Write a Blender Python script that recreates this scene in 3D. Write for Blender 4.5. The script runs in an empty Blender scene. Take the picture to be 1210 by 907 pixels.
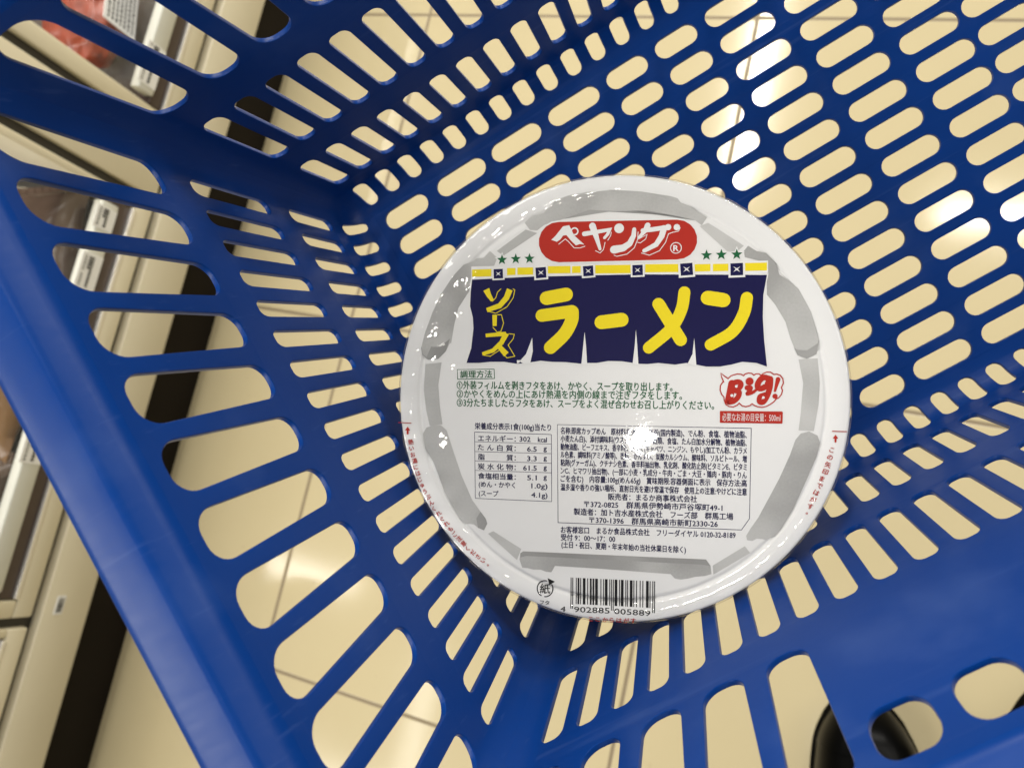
import bpy, bmesh, math, random
from mathutils import Matrix, Vector, noise

random.seed(7)
scene = bpy.context.scene
COL = scene.collection
PI = math.pi

# ---------------------------------------------------------------- camera
cam_d = bpy.data.cameras.new("camera")
cam = bpy.data.objects.new("camera", cam_d)
COL.objects.link(cam)
cam.matrix_world = Matrix([[0.92529, -0.16424, 0.34185, 0.0], [0.22092, 0.96607, -0.13382, 0.0], [-0.30827, 0.19935, 0.93018, 0.92], [0, 0, 0, 1]])
cam_d.sensor_fit = 'HORIZONTAL'
cam_d.lens = 4.0                       # a phone camera: tiny sensor, 4 mm lens
cam_d.sensor_width = 5.0856
cam_d.clip_start = 0.01
cam_d.clip_end = 200
cam_d.dof.use_dof = True
cam_d.dof.focus_distance = 0.315
cam_d.dof.aperture_fstop = 1.9
scene.camera = cam

# ---------------------------------------------------------------- world, lamps, exposure
world = bpy.data.worlds.new("World")
scene.world = world
world.use_nodes = True
bg = world.node_tree.nodes["Background"]
bg.inputs["Color"].default_value = (1.0, 0.95, 0.86, 1)
bg.inputs["Strength"].default_value = 0.085

def ceiling_lamp(name, x, y, sx, sy, watts, col=(1.0, 0.965, 0.89), z=2.8):
    d = bpy.data.lights.new(name, 'AREA')
    d.shape = 'RECTANGLE'; d.size = sx; d.size_y = sy
    d.energy = watts; d.color = col
    o = bpy.data.objects.new(name, d)
    COL.objects.link(o); o.location = (x, y, z)
    return o

# tubes whose streaks lie on the tiles, one small spot, and wide soft fill panels added to brighten the scene
ceiling_lamp("ceiling_lamp", -0.49, 2.15, 0.045, 1.0, 16)
ceiling_lamp("ceiling_lamp", 1.05, 1.62, 1.3, 0.045, 14)
ceiling_lamp("ceiling_lamp", -1.45, -1.25, 0.07, 0.9, 2)
ceiling_lamp("ceiling_lamp", -2.55, 2.0, 0.07, 1.2, 9)
ceiling_lamp("ceiling_lamp", -2.4, -0.62, 0.9, 0.07, 3)
spot = ceiling_lamp("ceiling_lamp", 0.39, -0.67, 0.06, 0.06, 1.3)
spot.data.shape = 'DISK'
ceiling_lamp("fill_panel", -0.7, 4.0, 4.0, 1.5, 235)
ceiling_lamp("fill_panel", -2.2, -2.65, 3.4, 2.4, 150)
ceiling_lamp("fill_panel", 2.5, 1.5, 1.3, 3.0, 34)
ceiling_lamp("fill_panel", -0.75, 0.6, 0.8, 0.8, 12)
ceiling_lamp("fill_panel", 1.0, -3.2, 2.4, 1.2, 12)
scene.view_settings.view_transform = 'Standard'
scene.view_settings.look = 'None'
scene.view_settings.exposure = 0.66
scene.view_settings.gamma = 1.0
scene.cycles.max_bounces = 8
scene.cycles.transparent_max_bounces = 12
try:
    scene.cycles.use_denoising = True
except Exception:
    pass

# ---------------------------------------------------------------- helpers
def link(name, me, parent=None):
    o = bpy.data.objects.new(name, me)
    COL.objects.link(o)
    if parent is not None:
        o.parent = parent
    return o

def tag(o, label=None, cat=None, group=None, kind=None):
    for k, v in (("label", label), ("category", cat), ("group", group), ("kind", kind)):
        if v: o[k] = v
    return o

def empty(name, loc=(0, 0, 0), rz=0):
    o = bpy.data.objects.new(name, None)
    COL.objects.link(o); o.location = loc; o.rotation_euler = (0, 0, rz)
    o.empty_display_size = 0.02
    return o

def mesh_from_bm(name, bm, mats, parent=None, smooth=True, angle=35):
    me = bpy.data.meshes.new(name)
    bmesh.ops.recalc_face_normals(bm, faces=bm.faces)
    bm.to_mesh(me); bm.free()
    for m in (mats if isinstance(mats, (list, tuple)) else [mats]):
        me.materials.append(m)
    if smooth:
        me.shade_smooth()
        me.set_sharp_from_angle(angle=math.radians(angle))
    return link(name, me, parent)

def add_box(bm, x0, x1, y0, y1, z0, z1, mi=0):
    vs = [bm.verts.new(p) for p in ((x0,y0,z0),(x1,y0,z0),(x1,y1,z0),(x0,y1,z0),(x0,y0,z1),(x1,y0,z1),(x1,y1,z1),(x0,y1,z1))]
    fs = []
    for q in ((0,3,2,1),(4,5,6,7),(0,1,5,4),(1,2,6,5),(2,3,7,6),(3,0,4,7)):
        f = bm.faces.new([vs[i] for i in q]); f.material_index = mi; fs.append(f)
    return vs

def box_obj(name, dims, mat, parent=None, bevel=0.0):
    bm = bmesh.new()
    add_box(bm, *dims)
    if bevel:
        bmesh.ops.bevel(bm, geom=list(bm.edges), offset=bevel, segments=2, affect='EDGES', profile=0.5)
    return mesh_from_bm(name, bm, mat, parent, angle=50)

def lathe(bm, prof, n=128, wob=None, mi=0):
    rings = []
    for k, (r, z) in enumerate(prof):
        ring = []
        for i in range(n):
            a = 2*PI*i/n
            rr, zz = (r, z) if wob is None else wob(r, z, a, k)
            ring.append(bm.verts.new((rr*math.cos(a), rr*math.sin(a), zz)))
        rings.append(ring)
    for A, B in zip(rings, rings[1:]):
        for i in range(n):
            f = bm.faces.new((A[i], A[(i+1) % n], B[(i+1) % n], B[i])); f.material_index = mi
    return rings

# ---------------------------------------------------------------- materials
def mat(name):
    m = bpy.data.materials.new(name); m.use_nodes = True
    nt = m.node_tree
    return m, nt, nt.nodes["Principled BSDF"]

def simple(name, col, rough=0.5, metal=0.0, noise_amt=0.0, scale=40.0, bump=0.0, spec=0.5, coat=0.0):
    m, nt, b = mat(name)
    b.inputs["Roughness"].default_value = rough
    b.inputs["Metallic"].default_value = metal
    b.inputs["Specular IOR Level"].default_value = spec
    b.inputs["Coat Weight"].default_value = coat
    b.inputs["Base Color"].default_value = (*col, 1)
    if noise_amt or bump:
        tc = nt.nodes.new("ShaderNodeTexCoord")
        n = nt.nodes.new("ShaderNodeTexNoise"); n.inputs["Scale"].default_value = scale
        n.inputs["Detail"].default_value = 5
        nt.links.new(tc.outputs["Object"], n.inputs["Vector"])
        if noise_amt:
            mx = nt.nodes.new("ShaderNodeMix"); mx.data_type = 'RGBA'
            lo = tuple(c*(1-noise_amt) for c in col); hi = tuple(min(1, c*(1+noise_amt)) for c in col)
            mx.inputs[6].default_value = (*lo, 1); mx.inputs[7].default_value = (*hi, 1)
            nt.links.new(n.outputs["Fac"], mx.inputs[0])
            nt.links.new(mx.outputs[2], b.inputs["Base Color"])
        if bump:
            bp = nt.nodes.new("ShaderNodeBump"); bp.inputs["Strength"].default_value = bump
            bp.inputs["Distance"].default_value = 0.0008
            nt.links.new(n.outputs["Fac"], bp.inputs["Height"])
            nt.links.new(bp.outputs["Normal"], b.inputs["Normal"])
    return m

def blue_plastic():
    m, nt, b = mat("blue_plastic")
    tc = nt.nodes.new("ShaderNodeTexCoord")
    n = nt.nodes.new("ShaderNodeTexNoise"); n.inputs["Scale"].default_value = 22; n.inputs["Detail"].default_value = 6
    nt.links.new(tc.outputs["Object"], n.inputs["Vector"])
    mx = nt.nodes.new("ShaderNodeMix"); mx.data_type = 'RGBA'
    mx.inputs[6].default_value = (0.0012, 0.0320, 0.185, 1); mx.inputs[7].default_value = (0.0016, 0.0360, 0.205, 1)
    nt.links.new(n.outputs["Fac"], mx.inputs[0])
    # pale hairline scratches and rubbed patches
    prev = mx.outputs[2]
    for rot, sc, lo_, hi_, f in (((0.5, 0.3, 0.9), (7, 420, 60), 0.65, 0.73, 0.11), ((0.9, -0.4, 2.2), (6, 380, 90), 0.655, 0.74, 0.10), ((0, 0, 0), (26, 26, 26), 0.55, 0.78, 0.16)):
        mpn = nt.nodes.new("ShaderNodeMapping"); mpn.inputs["Rotation"].default_value = rot; mpn.inputs["Scale"].default_value = sc
        nt.links.new(tc.outputs["Object"], mpn.inputs["Vector"])
        ns = nt.nodes.new("ShaderNodeTexNoise"); ns.inputs["Scale"].default_value = 1.0; ns.inputs["Detail"].default_value = 4
        nt.links.new(mpn.outputs["Vector"], ns.inputs["Vector"])
        rg = nt.nodes.new("ShaderNodeMapRange"); nt.links.new(ns.outputs["Fac"], rg.inputs[0])
        rg.inputs[1].default_value = lo_; rg.inputs[2].default_value = hi_; rg.inputs[3].default_value = 0; rg.inputs[4].default_value = f
        ms = nt.nodes.new("ShaderNodeMix"); ms.data_type = 'RGBA'; nt.links.new(rg.outputs[0], ms.inputs[0])
        nt.links.new(prev, ms.inputs[6]); ms.inputs[7].default_value = (0.10, 0.16, 0.36, 1); prev = ms.outputs[2]
    nt.links.new(prev, b.inputs["Base Color"])
    # faint scuffs: roughness varies in patches and in fine stretched streaks
    mp = nt.nodes.new("ShaderNodeMapping"); mp.inputs["Scale"].default_value = (30, 160, 60)
    mp.inputs["Rotation"].default_value = (0.3, 0.2, 0.6)
    nt.links.new(tc.outputs["Object"], mp.inputs["Vector"])
    n2 = nt.nodes.new("ShaderNodeTexNoise"); n2.inputs["Scale"].default_value = 3.0; n2.inputs["Detail"].default_value = 8
    nt.links.new(mp.outputs["Vector"], n2.inputs["Vector"])
    mr = nt.nodes.new("ShaderNodeMapRange"); mr.inputs[1].default_value = 0.3; mr.inputs[2].default_value = 0.75
    mr.inputs[3].default_value = 0.30; mr.inputs[4].default_value = 0.40
    nt.links.new(n2.outputs["Fac"], mr.inputs[0]); nt.links.new(mr.outputs[0], b.inputs["Roughness"])
    n3 = nt.nodes.new("ShaderNodeTexNoise"); n3.inputs["Scale"].default_value = 260; n3.inputs["Detail"].default_value = 3
    nt.links.new(tc.outputs["Object"], n3.inputs["Vector"])
    bp = nt.nodes.new("ShaderNodeBump"); bp.inputs["Strength"].default_value = 0.085; bp.inputs["Distance"].default_value = 0.0004
    nt.links.new(n3.outputs["Fac"], bp.inputs["Height"]); nt.links.new(bp.outputs["Normal"], b.inputs["Normal"])
    b.inputs["Specular IOR Level"].default_value = 0.16
    return m

def tile_floor():
    m, nt, b = mat("floor_tiles")
    N, L = nt.nodes, nt.links
    tc = N.new("ShaderNodeTexCoord")
    sep = N.new("ShaderNodeSeparateXYZ"); L.new(tc.outputs["Object"], sep.inputs[0])
    def line(sock, off, pitch, w):
        a = N.new("ShaderNodeMath"); a.operation = 'SUBTRACT'; L.new(sock, a.inputs[0]); a.inputs[1].default_value = off - pitch/2
        d = N.new("ShaderNodeMath"); d.operation = 'DIVIDE'; L.new(a.outputs[0], d.inputs[0]); d.inputs[1].default_value = pitch
        fr = N.new("ShaderNodeMath"); fr.operation = 'FRACT'; L.new(d.outputs[0], fr.inputs[0])
        s = N.new("ShaderNodeMath"); s.operation = 'SUBTRACT'; L.new(fr.outputs[0], s.inputs[0]); s.inputs[1].default_value = 0.5
        ab = N.new("ShaderNodeMath"); ab.operation = 'ABSOLUTE'; L.new(s.outputs[0], ab.inputs[0])
        mr = N.new("ShaderNodeMapRange"); L.new(ab.outputs[0], mr.inputs[0])
        mr.inputs[1].default_value = 0.5*w/pitch; mr.inputs[2].default_value = 0.9*w/pitch
        mr.inputs[3].default_value = 1; mr.inputs[4].default_value = 0
        return mr.outputs[0]
    gx = line(sep.outputs[0], -0.5825, 0.4505, 0.0030)
    gy = line(sep.outputs[1], 0.1766, 0.4535, 0.0030)
    g = N.new("ShaderNodeMath"); g.operation = 'MAXIMUM'; L.new(gx, g.inputs[0]); L.new(gy, g.inputs[1])
    n = N.new("ShaderNodeTexNoise"); n.inputs["Scale"].default_value = 5; n.inputs["Detail"].default_value = 8; n.inputs["Roughness"].default_value = 0.65
    L.new(tc.outputs["Object"], n.inputs["Vector"])
    mx = N.new("ShaderNodeMix"); mx.data_type = 'RGBA'; L.new(n.outputs["Fac"], mx.inputs[0])
    mx.inputs[6].default_value = (0.40, 0.338, 0.203, 1); mx.inputs[7].default_value = (0.44, 0.374, 0.230, 1)
    # small specks of dirt
    n2 = N.new("ShaderNodeTexNoise"); n2.inputs["Scale"].default_value = 60; n2.inputs["Detail"].default_value = 2
    L.new(tc.outputs["Object"], n2.inputs["Vector"])
    mr2 = N.new("ShaderNodeMapRange"); L.new(n2.outputs["Fac"], mr2.inputs[0])
    mr2.inputs[1].default_value = 0.72; mr2.inputs[2].default_value = 0.80; mr2.inputs[3].default_value = 0; mr2.inputs[4].default_value = 0.45
    sp = N.new("ShaderNodeMix"); sp.data_type = 'RGBA'; L.new(mr2.outputs[0], sp.inputs[0]); L.new(mx.outputs[2], sp.inputs[6])
    sp.inputs[7].default_value = (0.30, 0.24, 0.15, 1)
    mg = N.new("ShaderNodeMix"); mg.data_type = 'RGBA'; L.new(g.outputs[0], mg.inputs[0]); L.new(sp.outputs[2], mg.inputs[6])
    mg.inputs[7].default_value = (0.17, 0.13, 0.075, 1)
    L.new(mg.outputs[2], b.inputs["Base Color"])
    rr = N.new("ShaderNodeMapRange"); L.new(g.outputs[0], rr.inputs[0]); rr.inputs[3].default_value = 0.11; rr.inputs[4].default_value = 0.7
    L.new(rr.outputs[0], b.inputs["Roughness"])
    bp = N.new("ShaderNodeBump"); bp.inputs["Strength"].default_value = 0.5; bp.inputs["Distance"].default_value = 0.001; bp.invert = True
    L.new(g.outputs[0], bp.inputs["Height"])
    n4 = N.new("ShaderNodeTexNoise"); n4.inputs["Scale"].default_value = 9; n4.inputs["Detail"].default_value = 2
    L.new(tc.outputs["Object"], n4.inputs["Vector"])
    bp2 = N.new("ShaderNodeBump"); bp2.inputs["Strength"].default_value = 0.05; bp2.inputs["Distance"].default_value = 0.004
    L.new(n4.outputs["Fac"], bp2.inputs["Height"]); L.new(bp.outputs["Normal"], bp2.inputs["Normal"])
    L.new(bp2.outputs["Normal"], b.inputs["Normal"])
    return m

def clear_film(name, rough=0.10, bump=0.25, scale=90.0, strength=1.0, haze=0.0, stretch=(1, 1, 1)):
    """thin clear plastic: lets everything behind it show, adds a fresnel gloss and a little milky haze"""
    m = bpy.data.materials.new(name); m.use_nodes = True
    nt = m.node_tree; N, L = nt.nodes, nt.links
    N.remove(N["Principled BSDF"])
    out = N["Material Output"]
    tr = N.new("ShaderNodeBsdfTransparent")
    gl = N.new("ShaderNodeBsdfGlossy"); gl.inputs["Roughness"].default_value = rough
    lw = N.new("ShaderNodeLayerWeight"); lw.inputs["Blend"].default_value = 0.5      # Schlick's fresnel, the same from both sides
    pw = N.new("ShaderNodeMath"); pw.operation = 'POWER'; L.new(lw.outputs["Facing"], pw.inputs[0]); pw.inputs[1].default_value = 5
    fr = N.new("ShaderNodeMath"); fr.operation = 'MULTIPLY_ADD'; L.new(pw.outputs[0], fr.inputs[0])
    fr.inputs[1].default_value = 0.9; fr.inputs[2].default_value = 0.04
    tc = N.new("ShaderNodeTexCoord")
    mp = N.new("ShaderNodeMapping"); mp.inputs["Scale"].default_value = stretch; L.new(tc.outputs["Object"], mp.inputs["Vector"])
    n = N.new("ShaderNodeTexNoise"); n.inputs["Scale"].default_value = scale; n.inputs["Detail"].default_value = 6
    n.inputs["Distortion"].default_value = 0.8
    L.new(mp.outputs["Vector"], n.inputs["Vector"])
    bp = N.new("ShaderNodeBump"); bp.inputs["Strength"].default_value = bump; bp.inputs["Distance"].default_value = 0.0015
    L.new(n.outputs["Fac"], bp.inputs["Height"])
    L.new(bp.outputs["Normal"], gl.inputs["Normal"]); L.new(bp.outputs["Normal"], lw.inputs["Normal"])
    mu = N.new("ShaderNodeMath"); mu.operation = 'MULTIPLY'; mu.inputs[1].default_value = strength
    L.new(fr.outputs[0], mu.inputs[0])
    mix = N.new("ShaderNodeMixShader")
    L.new(mu.outputs[0], mix.inputs[0]); L.new(tr.outputs[0], mix.inputs[1]); L.new(gl.outputs[0], mix.inputs[2])
    last = mix
    if haze:
        df = N.new("ShaderNodeBsdfDiffuse"); df.inputs["Color"].default_value = (0.8, 0.8, 0.8, 1)
        m2 = N.new("ShaderNodeMixShader"); m2.inputs[0].default_value = haze
        L.new(mix.outputs[0], m2.inputs[1]); L.new(df.outputs[0], m2.inputs[2]); last = m2
    L.new(last.outputs[0], out.inputs["Surface"])
    return m

M_BLUE = blue_plastic()
M_FLOOR = tile_floor()
M_WHITE = simple("white_lid_paper", (0.70, 0.70, 0.70), 0.45, noise_amt=0.015, scale=300, spec=0.25)
M_FOAM = simple("white_bowl_foam", (0.66, 0.66, 0.655), 0.35, noise_amt=0.02, scale=200, bump=0.05)
M_NAVY = simple("navy_ink", (0.0075, 0.0072, 0.056), 0.30, spec=0.12)
M_YELLOW = simple("yellow_ink", (0.74, 0.60, 0.02), 0.32, spec=0.12)
M_RED = simple("red_ink", (0.40, 0.026, 0.017), 0.32, spec=0.12)
M_GREEN = simple("green_ink", (0.012, 0.105, 0.040), 0.35, spec=0.12)
M_BLACK = simple("black_ink", (0.012, 0.012, 0.014), 0.35, spec=0.12)
M_PAPERW = simple("white_ink", (0.71, 0.71, 0.71), 0.32, spec=0.12)
def airbrush(name, lo, hi, scale):
    """ink sprayed in soft silvery patches with a fine grain"""
    m, nt, b = mat(name)
    N, L = nt.nodes, nt.links
    tc = N.new("ShaderNodeTexCoord")
    n = N.new("ShaderNodeTexNoise"); n.inputs["Scale"].default_value = scale; n.inputs["Detail"].default_value = 2
    L.new(tc.outputs["Object"], n.inputs["Vector"])
    g = N.new("ShaderNodeTexNoise"); g.inputs["Scale"].default_value = 1100; g.inputs["Detail"].default_value = 1
    L.new(tc.outputs["Object"], g.inputs["Vector"])
    a = N.new("ShaderNodeMath"); a.operation = 'MULTIPLY_ADD'; L.new(g.outputs["Fac"], a.inputs[0]); a.inputs[1].default_value = 0.12
    L.new(n.outputs["Fac"], a.inputs[2])
    mr = N.new("ShaderNodeMapRange"); mr.interpolation_type = 'SMOOTHSTEP'; L.new(a.outputs[0], mr.inputs[0])
    mr.inputs[1].default_value = 0.36; mr.inputs[2].default_value = 0.76
    mx = N.new("ShaderNodeMix"); mx.data_type = 'RGBA'; L.new(mr.outputs[0], mx.inputs[0])
    mx.inputs[6].default_value = (lo, lo, lo*0.985, 1); mx.inputs[7].default_value = (hi, hi, hi*0.985, 1)
    L.new(mx.outputs[2], b.inputs["Base Color"]); b.inputs["Roughness"].default_value = 0.36
    return m
M_GREY = airbrush("grey_bamboo_ink", 0.30, 0.46, 30)
M_GREYD = airbrush("dark_grey_bamboo_ink", 0.24, 0.32, 40)
M_GREYL = airbrush("pale_grey_bamboo_ink", 0.38, 0.49, 40)
M_FILM = clear_film("shrink_film", 0.03, 0.04, 90.0, 1.3, 0.0)
M_BEIGE = simple("beige_painted_steel", (0.68, 0.62, 0.46), 0.38, noise_amt=0.05, scale=14)
M_KICK = simple("dark_brown_kick", (0.009, 0.006, 0.0035), 0.6, spec=0.15, noise_amt=0.3, scale=20)
M_BROWN = simple("brown_trim", (0.055, 0.034, 0.028), 0.35, noise_amt=0.2, scale=30)
M_GAP = simple("dark_gap", (0.03, 0.027, 0.022), 0.6)
M_ALU = simple("aluminium_edge", (0.80, 0.78, 0.74), 0.3, metal=0.6)
M_RAIL = simple("white_price_rail", (0.62, 0.62, 0.55), 0.3, noise_amt=0.05, scale=40)
M_TAG = simple("white_paper_tag", (0.80, 0.80, 0.78), 0.6)
M_SHELF = simple("shelf_deck", (0.07, 0.055, 0.042), 0.5, noise_amt=0.2, scale=20)
M_BACK = simple("shelf_back", (0.05, 0.036, 0.027), 0.6, noise_amt=0.2, scale=8)
M_BAG = simple("brown_food_bag", (0.15, 0.085, 0.04), 0.28, noise_amt=0.55, scale=24, bump=0.6, spec=0.3)
M_BAGD = simple("dark_brown_food_bag", (0.075, 0.05, 0.036), 0.25, noise_amt=0.4, scale=30, bump=0.6, spec=0.3)
M_FOOD = simple("orange_food", (0.27, 0.045, 0.016), 0.45, noise_amt=0.75, scale=55, bump=1.0)
M_CLEAR = clear_film("clear_tray_plastic", 0.12, 0.3, 60.0, 0.9, 0.012)
M_GUARD = clear_film("clear_shelf_guard", 0.08, 0.05, 20.0, 0.5, 0.0)
M_SHOE = simple("black_leather", (0.0015, 0.0015, 0.0015), 0.3, noise_amt=0.3, scale=60, bump=0.12, spec=0.06)
M_SOLE = simple("black_rubber", (0.0015, 0.0015, 0.0015), 0.6, spec=0.03)
M_EYELET = simple("steel_eyelet", (0.6, 0.58, 0.55), 0.25, metal=1.0)

# ---------------------------------------------------------------- setting: the tiled shop floor
bm = bmesh.new()
bmesh.ops.create_grid(bm, x_segments=4, y_segments=4, size=8)
floor = mesh_from_bm("floor", bm, M_FLOOR)
floor.location = (0, 0, 0)
tag(floor, kind="structure")

# ---------------------------------------------------------------- shopping basket
S = 0.0145                              # one slot pitch of the basket floor, metres
HU, HV = 11.4675, 7.8199    # half size of the basket floor, in pitches
SU, SV = 0.2089, 0.1819    # outward lean of the end walls / long walls
KU, KV = SU/HU, SV/HV
CX, CY = 11.2475, 7.4897
RC = 1.0                               # corner radius
TH = 0.165                              # wall thickness
RB = 1.05                               # bend between floor and wall
basket = empty("shopping_basket")
basket.matrix_world = Matrix([[0.7664, -0.61419, 0.18817, -0.22876], [0.64221, 0.73902, -0.20349, 0.12003], [-0.01408, 0.2768, 0.96082, 0.58332], [0, 0, 0, 1]])
tag(basket, "blue plastic shopping basket with slotted walls and floor, holding the white noodle bowl", "shopping basket")

ALPHA = math.atan((SU+SV)/2)
TL = RB*math.tan((PI/2-ALPHA)/2)
Z1 = TL*math.cos(ALPHA)
T0 = Z1 - RB*(PI/2-ALPHA)

def wall_profile(t):
    """t -> (inward distance from the wall plane, height, slope angle of the surface)"""
    if t >= Z1: return 0.0, t, ALPHA
    th = (Z1-t)/RB + ALPHA               # surface angle from vertical
    # arc centre
    cxi = TL*math.sin(ALPHA) - RB*math.cos(ALPHA)      # outward coordinate (d) of centre, from base corner
    czi = TL*math.cos(ALPHA) + RB*math.sin(ALPHA)
    d = cxi + RB*math.cos(th); z = czi - RB*math.sin(th)
    return z*math.tan(ALPHA) - d, z, th

def outline_point(side, s):
    """base outline of the basket (rounded rectangle); s runs along a side from its middle. -> point, outward normal"""
    half = HU if side in 'FN' else HV
    tgt = half - RC
    if abs(s) <= tgt:
        a, x, off = 0.0, s, 0.0
    else:
        a = (abs(s)-tgt)/RC
        sg = 1 if s > 0 else -1
        x = sg*(tgt + RC*math.sin(a)); off = RC*(1-math.cos(a)); a *= sg
    if side == 'F':   return Vector((x, HV-off)), Vector((math.sin(a), math.cos(a)))
    if side == 'N':   return Vector((x, -HV+off)), Vector((math.sin(a), -math.cos(a)))
    if side == 'L':   return Vector((-HU+off, x)), Vector((-math.cos(a), math.sin(a)))
    return Vector((HU-off, x)), Vector((math.cos(a), math.sin(a)))

def wall_point(side, s, t, depth):
    p, n = outline_point(side, s)
    ins, z, th = wall_profile(t)
    x = p.x*(1+KU*z) - n.x*ins; y = p.y*(1+KV*z) - n.y*ins
    v = Vector((x, y, z)) + Vector((n.x*math.cos(th), n.y*math.cos(th), -math.sin(th)))*depth
    return Vector(((CX+v.x)*S, (-CY+v.y)*S, v.z*S))

def capsule(cx, cy, length, width, n=10):
    r = width/2; h = length/2 - r
    pts = []
    for i in range(n+1):
        a = -PI/2 + PI*i/n; pts.append((cx+h+r*math.cos(a), cy+r*math.sin(a)))
    for i in range(n+1):
        a = PI/2 + PI*i/n; pts.append((cx-h+r*math.cos(a), cy+r*math.sin(a)))
    return pts

def rounded_slot(c, z0, z1, w0, w1, rx0, rz0, rx1, rz1, n=7):
    """upright slot centred on c: half widths w0 (low) w1 (high), elliptical corner radii"""
    pts = []
    for (sx, w, z, sz, rx, rz, a0) in ((1, w0, z0, 1, rx0, rz0, -PI/2), (1, w1, z1, -1, rx1, rz1, 0),
                                       (-1, w1, z1, -1, rx1, rz1, PI/2), (-1, w0, z0, 1, rx0, rz0, PI)):
        cx_ = c + sx*(w-rx); cz_ = z + sz*rz
        for i in range(n+1):
            a = a0 + (PI/2)*i/n
            pts.append((cx_+rx*math.cos(a), cz_+rz*math.sin(a)))
    return pts

def plate(outline, holes, th, bevel, cuts_x=(), cuts_y=()):
    """flat plate with holes and softened edges; z = 0 is the inner face, z = th the outer one -> bmesh"""
    cu = bpy.data.curves.new("plate", 'CURVE'); cu.dimensions = '2D'; cu.fill_mode = 'BOTH'
    for pts in [outline] + holes:
        sp = cu.splines.new('POLY'); sp.points.add(len(pts)-1)
        for q, p in zip(sp.points, pts): q.co = (p[0], p[1], 0, 1)
        sp.use_cyclic_u = True
    cu.extrude = th/2 - bevel; cu.bevel_depth = bevel; cu.bevel_resolution = 1; cu.offset = -bevel
    ob = bpy.data.objects.new("plate", cu); COL.objects.link(ob)
    dg = bpy.context.evaluated_depsgraph_get()
    me = bpy.data.meshes.new_from_object(ob.evaluated_get(dg))
    bm = bmesh.new(); bm.from_mesh(me)
    bpy.data.objects.remove(ob); bpy.data.curves.remove(cu); bpy.data.meshes.remove(me)
    bmesh.ops.remove_doubles(bm, verts=bm.verts, dist=1e-4)
    for x in cuts_x:
        bmesh.ops.bisect_plane(bm, geom=list(bm.verts)+list(bm.edges)+list(bm.faces), plane_co=(x,0,0), plane_no=(1,0,0), dist=1e-5)
    for y in cuts_y:
        bmesh.ops.bisect_plane(bm, geom=list(bm.verts)+list(bm.edges)+list(bm.faces), plane_co=(0,y,0), plane_no=(0,1,0), dist=1e-5)
    for v in bm.verts: v.co.z += th/2
    return bm

def weighted(o):
    md = o.modifiers.new("even_shading", 'WEIGHTED_NORMAL'); md.keep_sharp = True; md.weight = 80
    return o

Z = dict(lo1=1.276, hi1=3.304, lo2=4.24, hi2=7.134, lo3=8.146, hi3=12.445)
TOP = 12.80

def build_wall(side):
    long_wall = side in 'FN'
    n = 24 if long_wall else 18
    w = 0.8996 if long_wall else 0.8003
    half = HU if long_wall else HV
    hw = 0.285*w/0.9*0.9 if long_wall else 0.255*w
    hw = 0.262 if long_wall else 0.205
    rib = 0.255 if long_wall else 0.29
    holes = []
    mid = (n+1)/2
    for j in range(1, n+1):
        c = w*(j-mid)
        r = hw*0.72
        # the small slots in the bend
        cb = c
        holes.append(rounded_slot(cb, -0.24, 0.66, hw*0.95, hw*0.95, hw*0.8, hw*0.8, hw*0.8, hw*0.8))
        holes.append(rounded_slot(c, Z['lo1'], Z['hi1'], hw*0.96, hw*0.98, hw*0.8, 0.22, hw*0.75, 0.24))
        holes.append(rounded_slot(c, Z['lo2'], Z['hi2'], hw*1.0, hw*1.02, hw*0.8, 0.26, hw*0.75, 0.28))
    m3 = 16 if long_wall else 12
    p3 = 1.524*w
    for k in range(m3):
        c = p3*(k-(m3-1)/2)
        h0, h1 = p3/2*0.64, p3/2*0.74
        if long_wall and 5 <= k < m3-5:
            holes.append(rounded_slot(c, 11.02, 12.42, h1*0.98, h1*0.98, h1*0.62, 0.55, h1*0.62, 0.55))
        else:
            holes.append(rounded_slot(c, Z['lo3'], Z['hi3'], h0, h1, h0*0.85, 0.42, h1*0.8, 0.55))
    edge = half - RC + RC*PI/4
    edge += 0.035                          # the softened edge runs into the neighbour, so the faces meet
    outline = [(-edge, T0-0.035), (edge, T0-0.035), (edge, TOP+0.035), (-edge, TOP+0.035)]
    tg = half - RC
    cx_ = [sg*(tg + RC*PI/4*i/6) for sg in (-1, 1) for i in range(0, 6)]
    cy_ = [T0 + (Z1-T0)*i/8 for i in range(1, 9)]
    bm = plate(outline, holes, TH, 0.035, cx_, cy_)
    for v in bm.verts:
        v.co = wall_point(side, v.co.x, v.co.y, v.co.z)
    o = mesh_from_bm("side_wall", bm, M_BLUE, basket, angle=40)
    return weighted(o)

for sd in 'FNLR':
    build_wall(sd)

# floor grid: capsule slots in rows
COLS = [(1.738, 1.66), (3.961, 1.86), (6.144, 1.86), (8.374, 1.86), (10.388, 1.45), (12.196, 1.45), (14.209, 1.85), (16.465, 1.87), (18.716, 1.87), (20.707, 1.8)]                      # centre and length of each column of slots
def floor_panel():
    holes = []
    for (u, ln) in COLS:
        for r in range(1, 15):
            holes.append(capsule(u-CX, -(r-CY), ln, 0.655))
    RF = RC-TL+0.03                        # the corner radius shrinks by the bend
    ox, oy = HU-TL+0.03, HV-TL+0.03
    pts = []
    for (sx, sy, a0) in ((1, -1, -PI/2), (1, 1, 0), (-1, 1, PI/2), (-1, -1, PI)):
        for i in range(9):
            a = a0 + PI/2*i/8
            pts.append((sx*(ox-RF)+RF*math.cos(a), sy*(oy-RF)+RF*math.sin(a)))
    bm = plate(pts, holes, TH, 0.03)
    for v in bm.verts:
        v.co = Vector(((CX+v.co.x)*S, (-CY+v.co.y)*S, -v.co.z*S))
    return weighted(mesh_from_bm("base_grid", bm, M_BLUE, basket, angle=40))
floor_panel()

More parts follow.
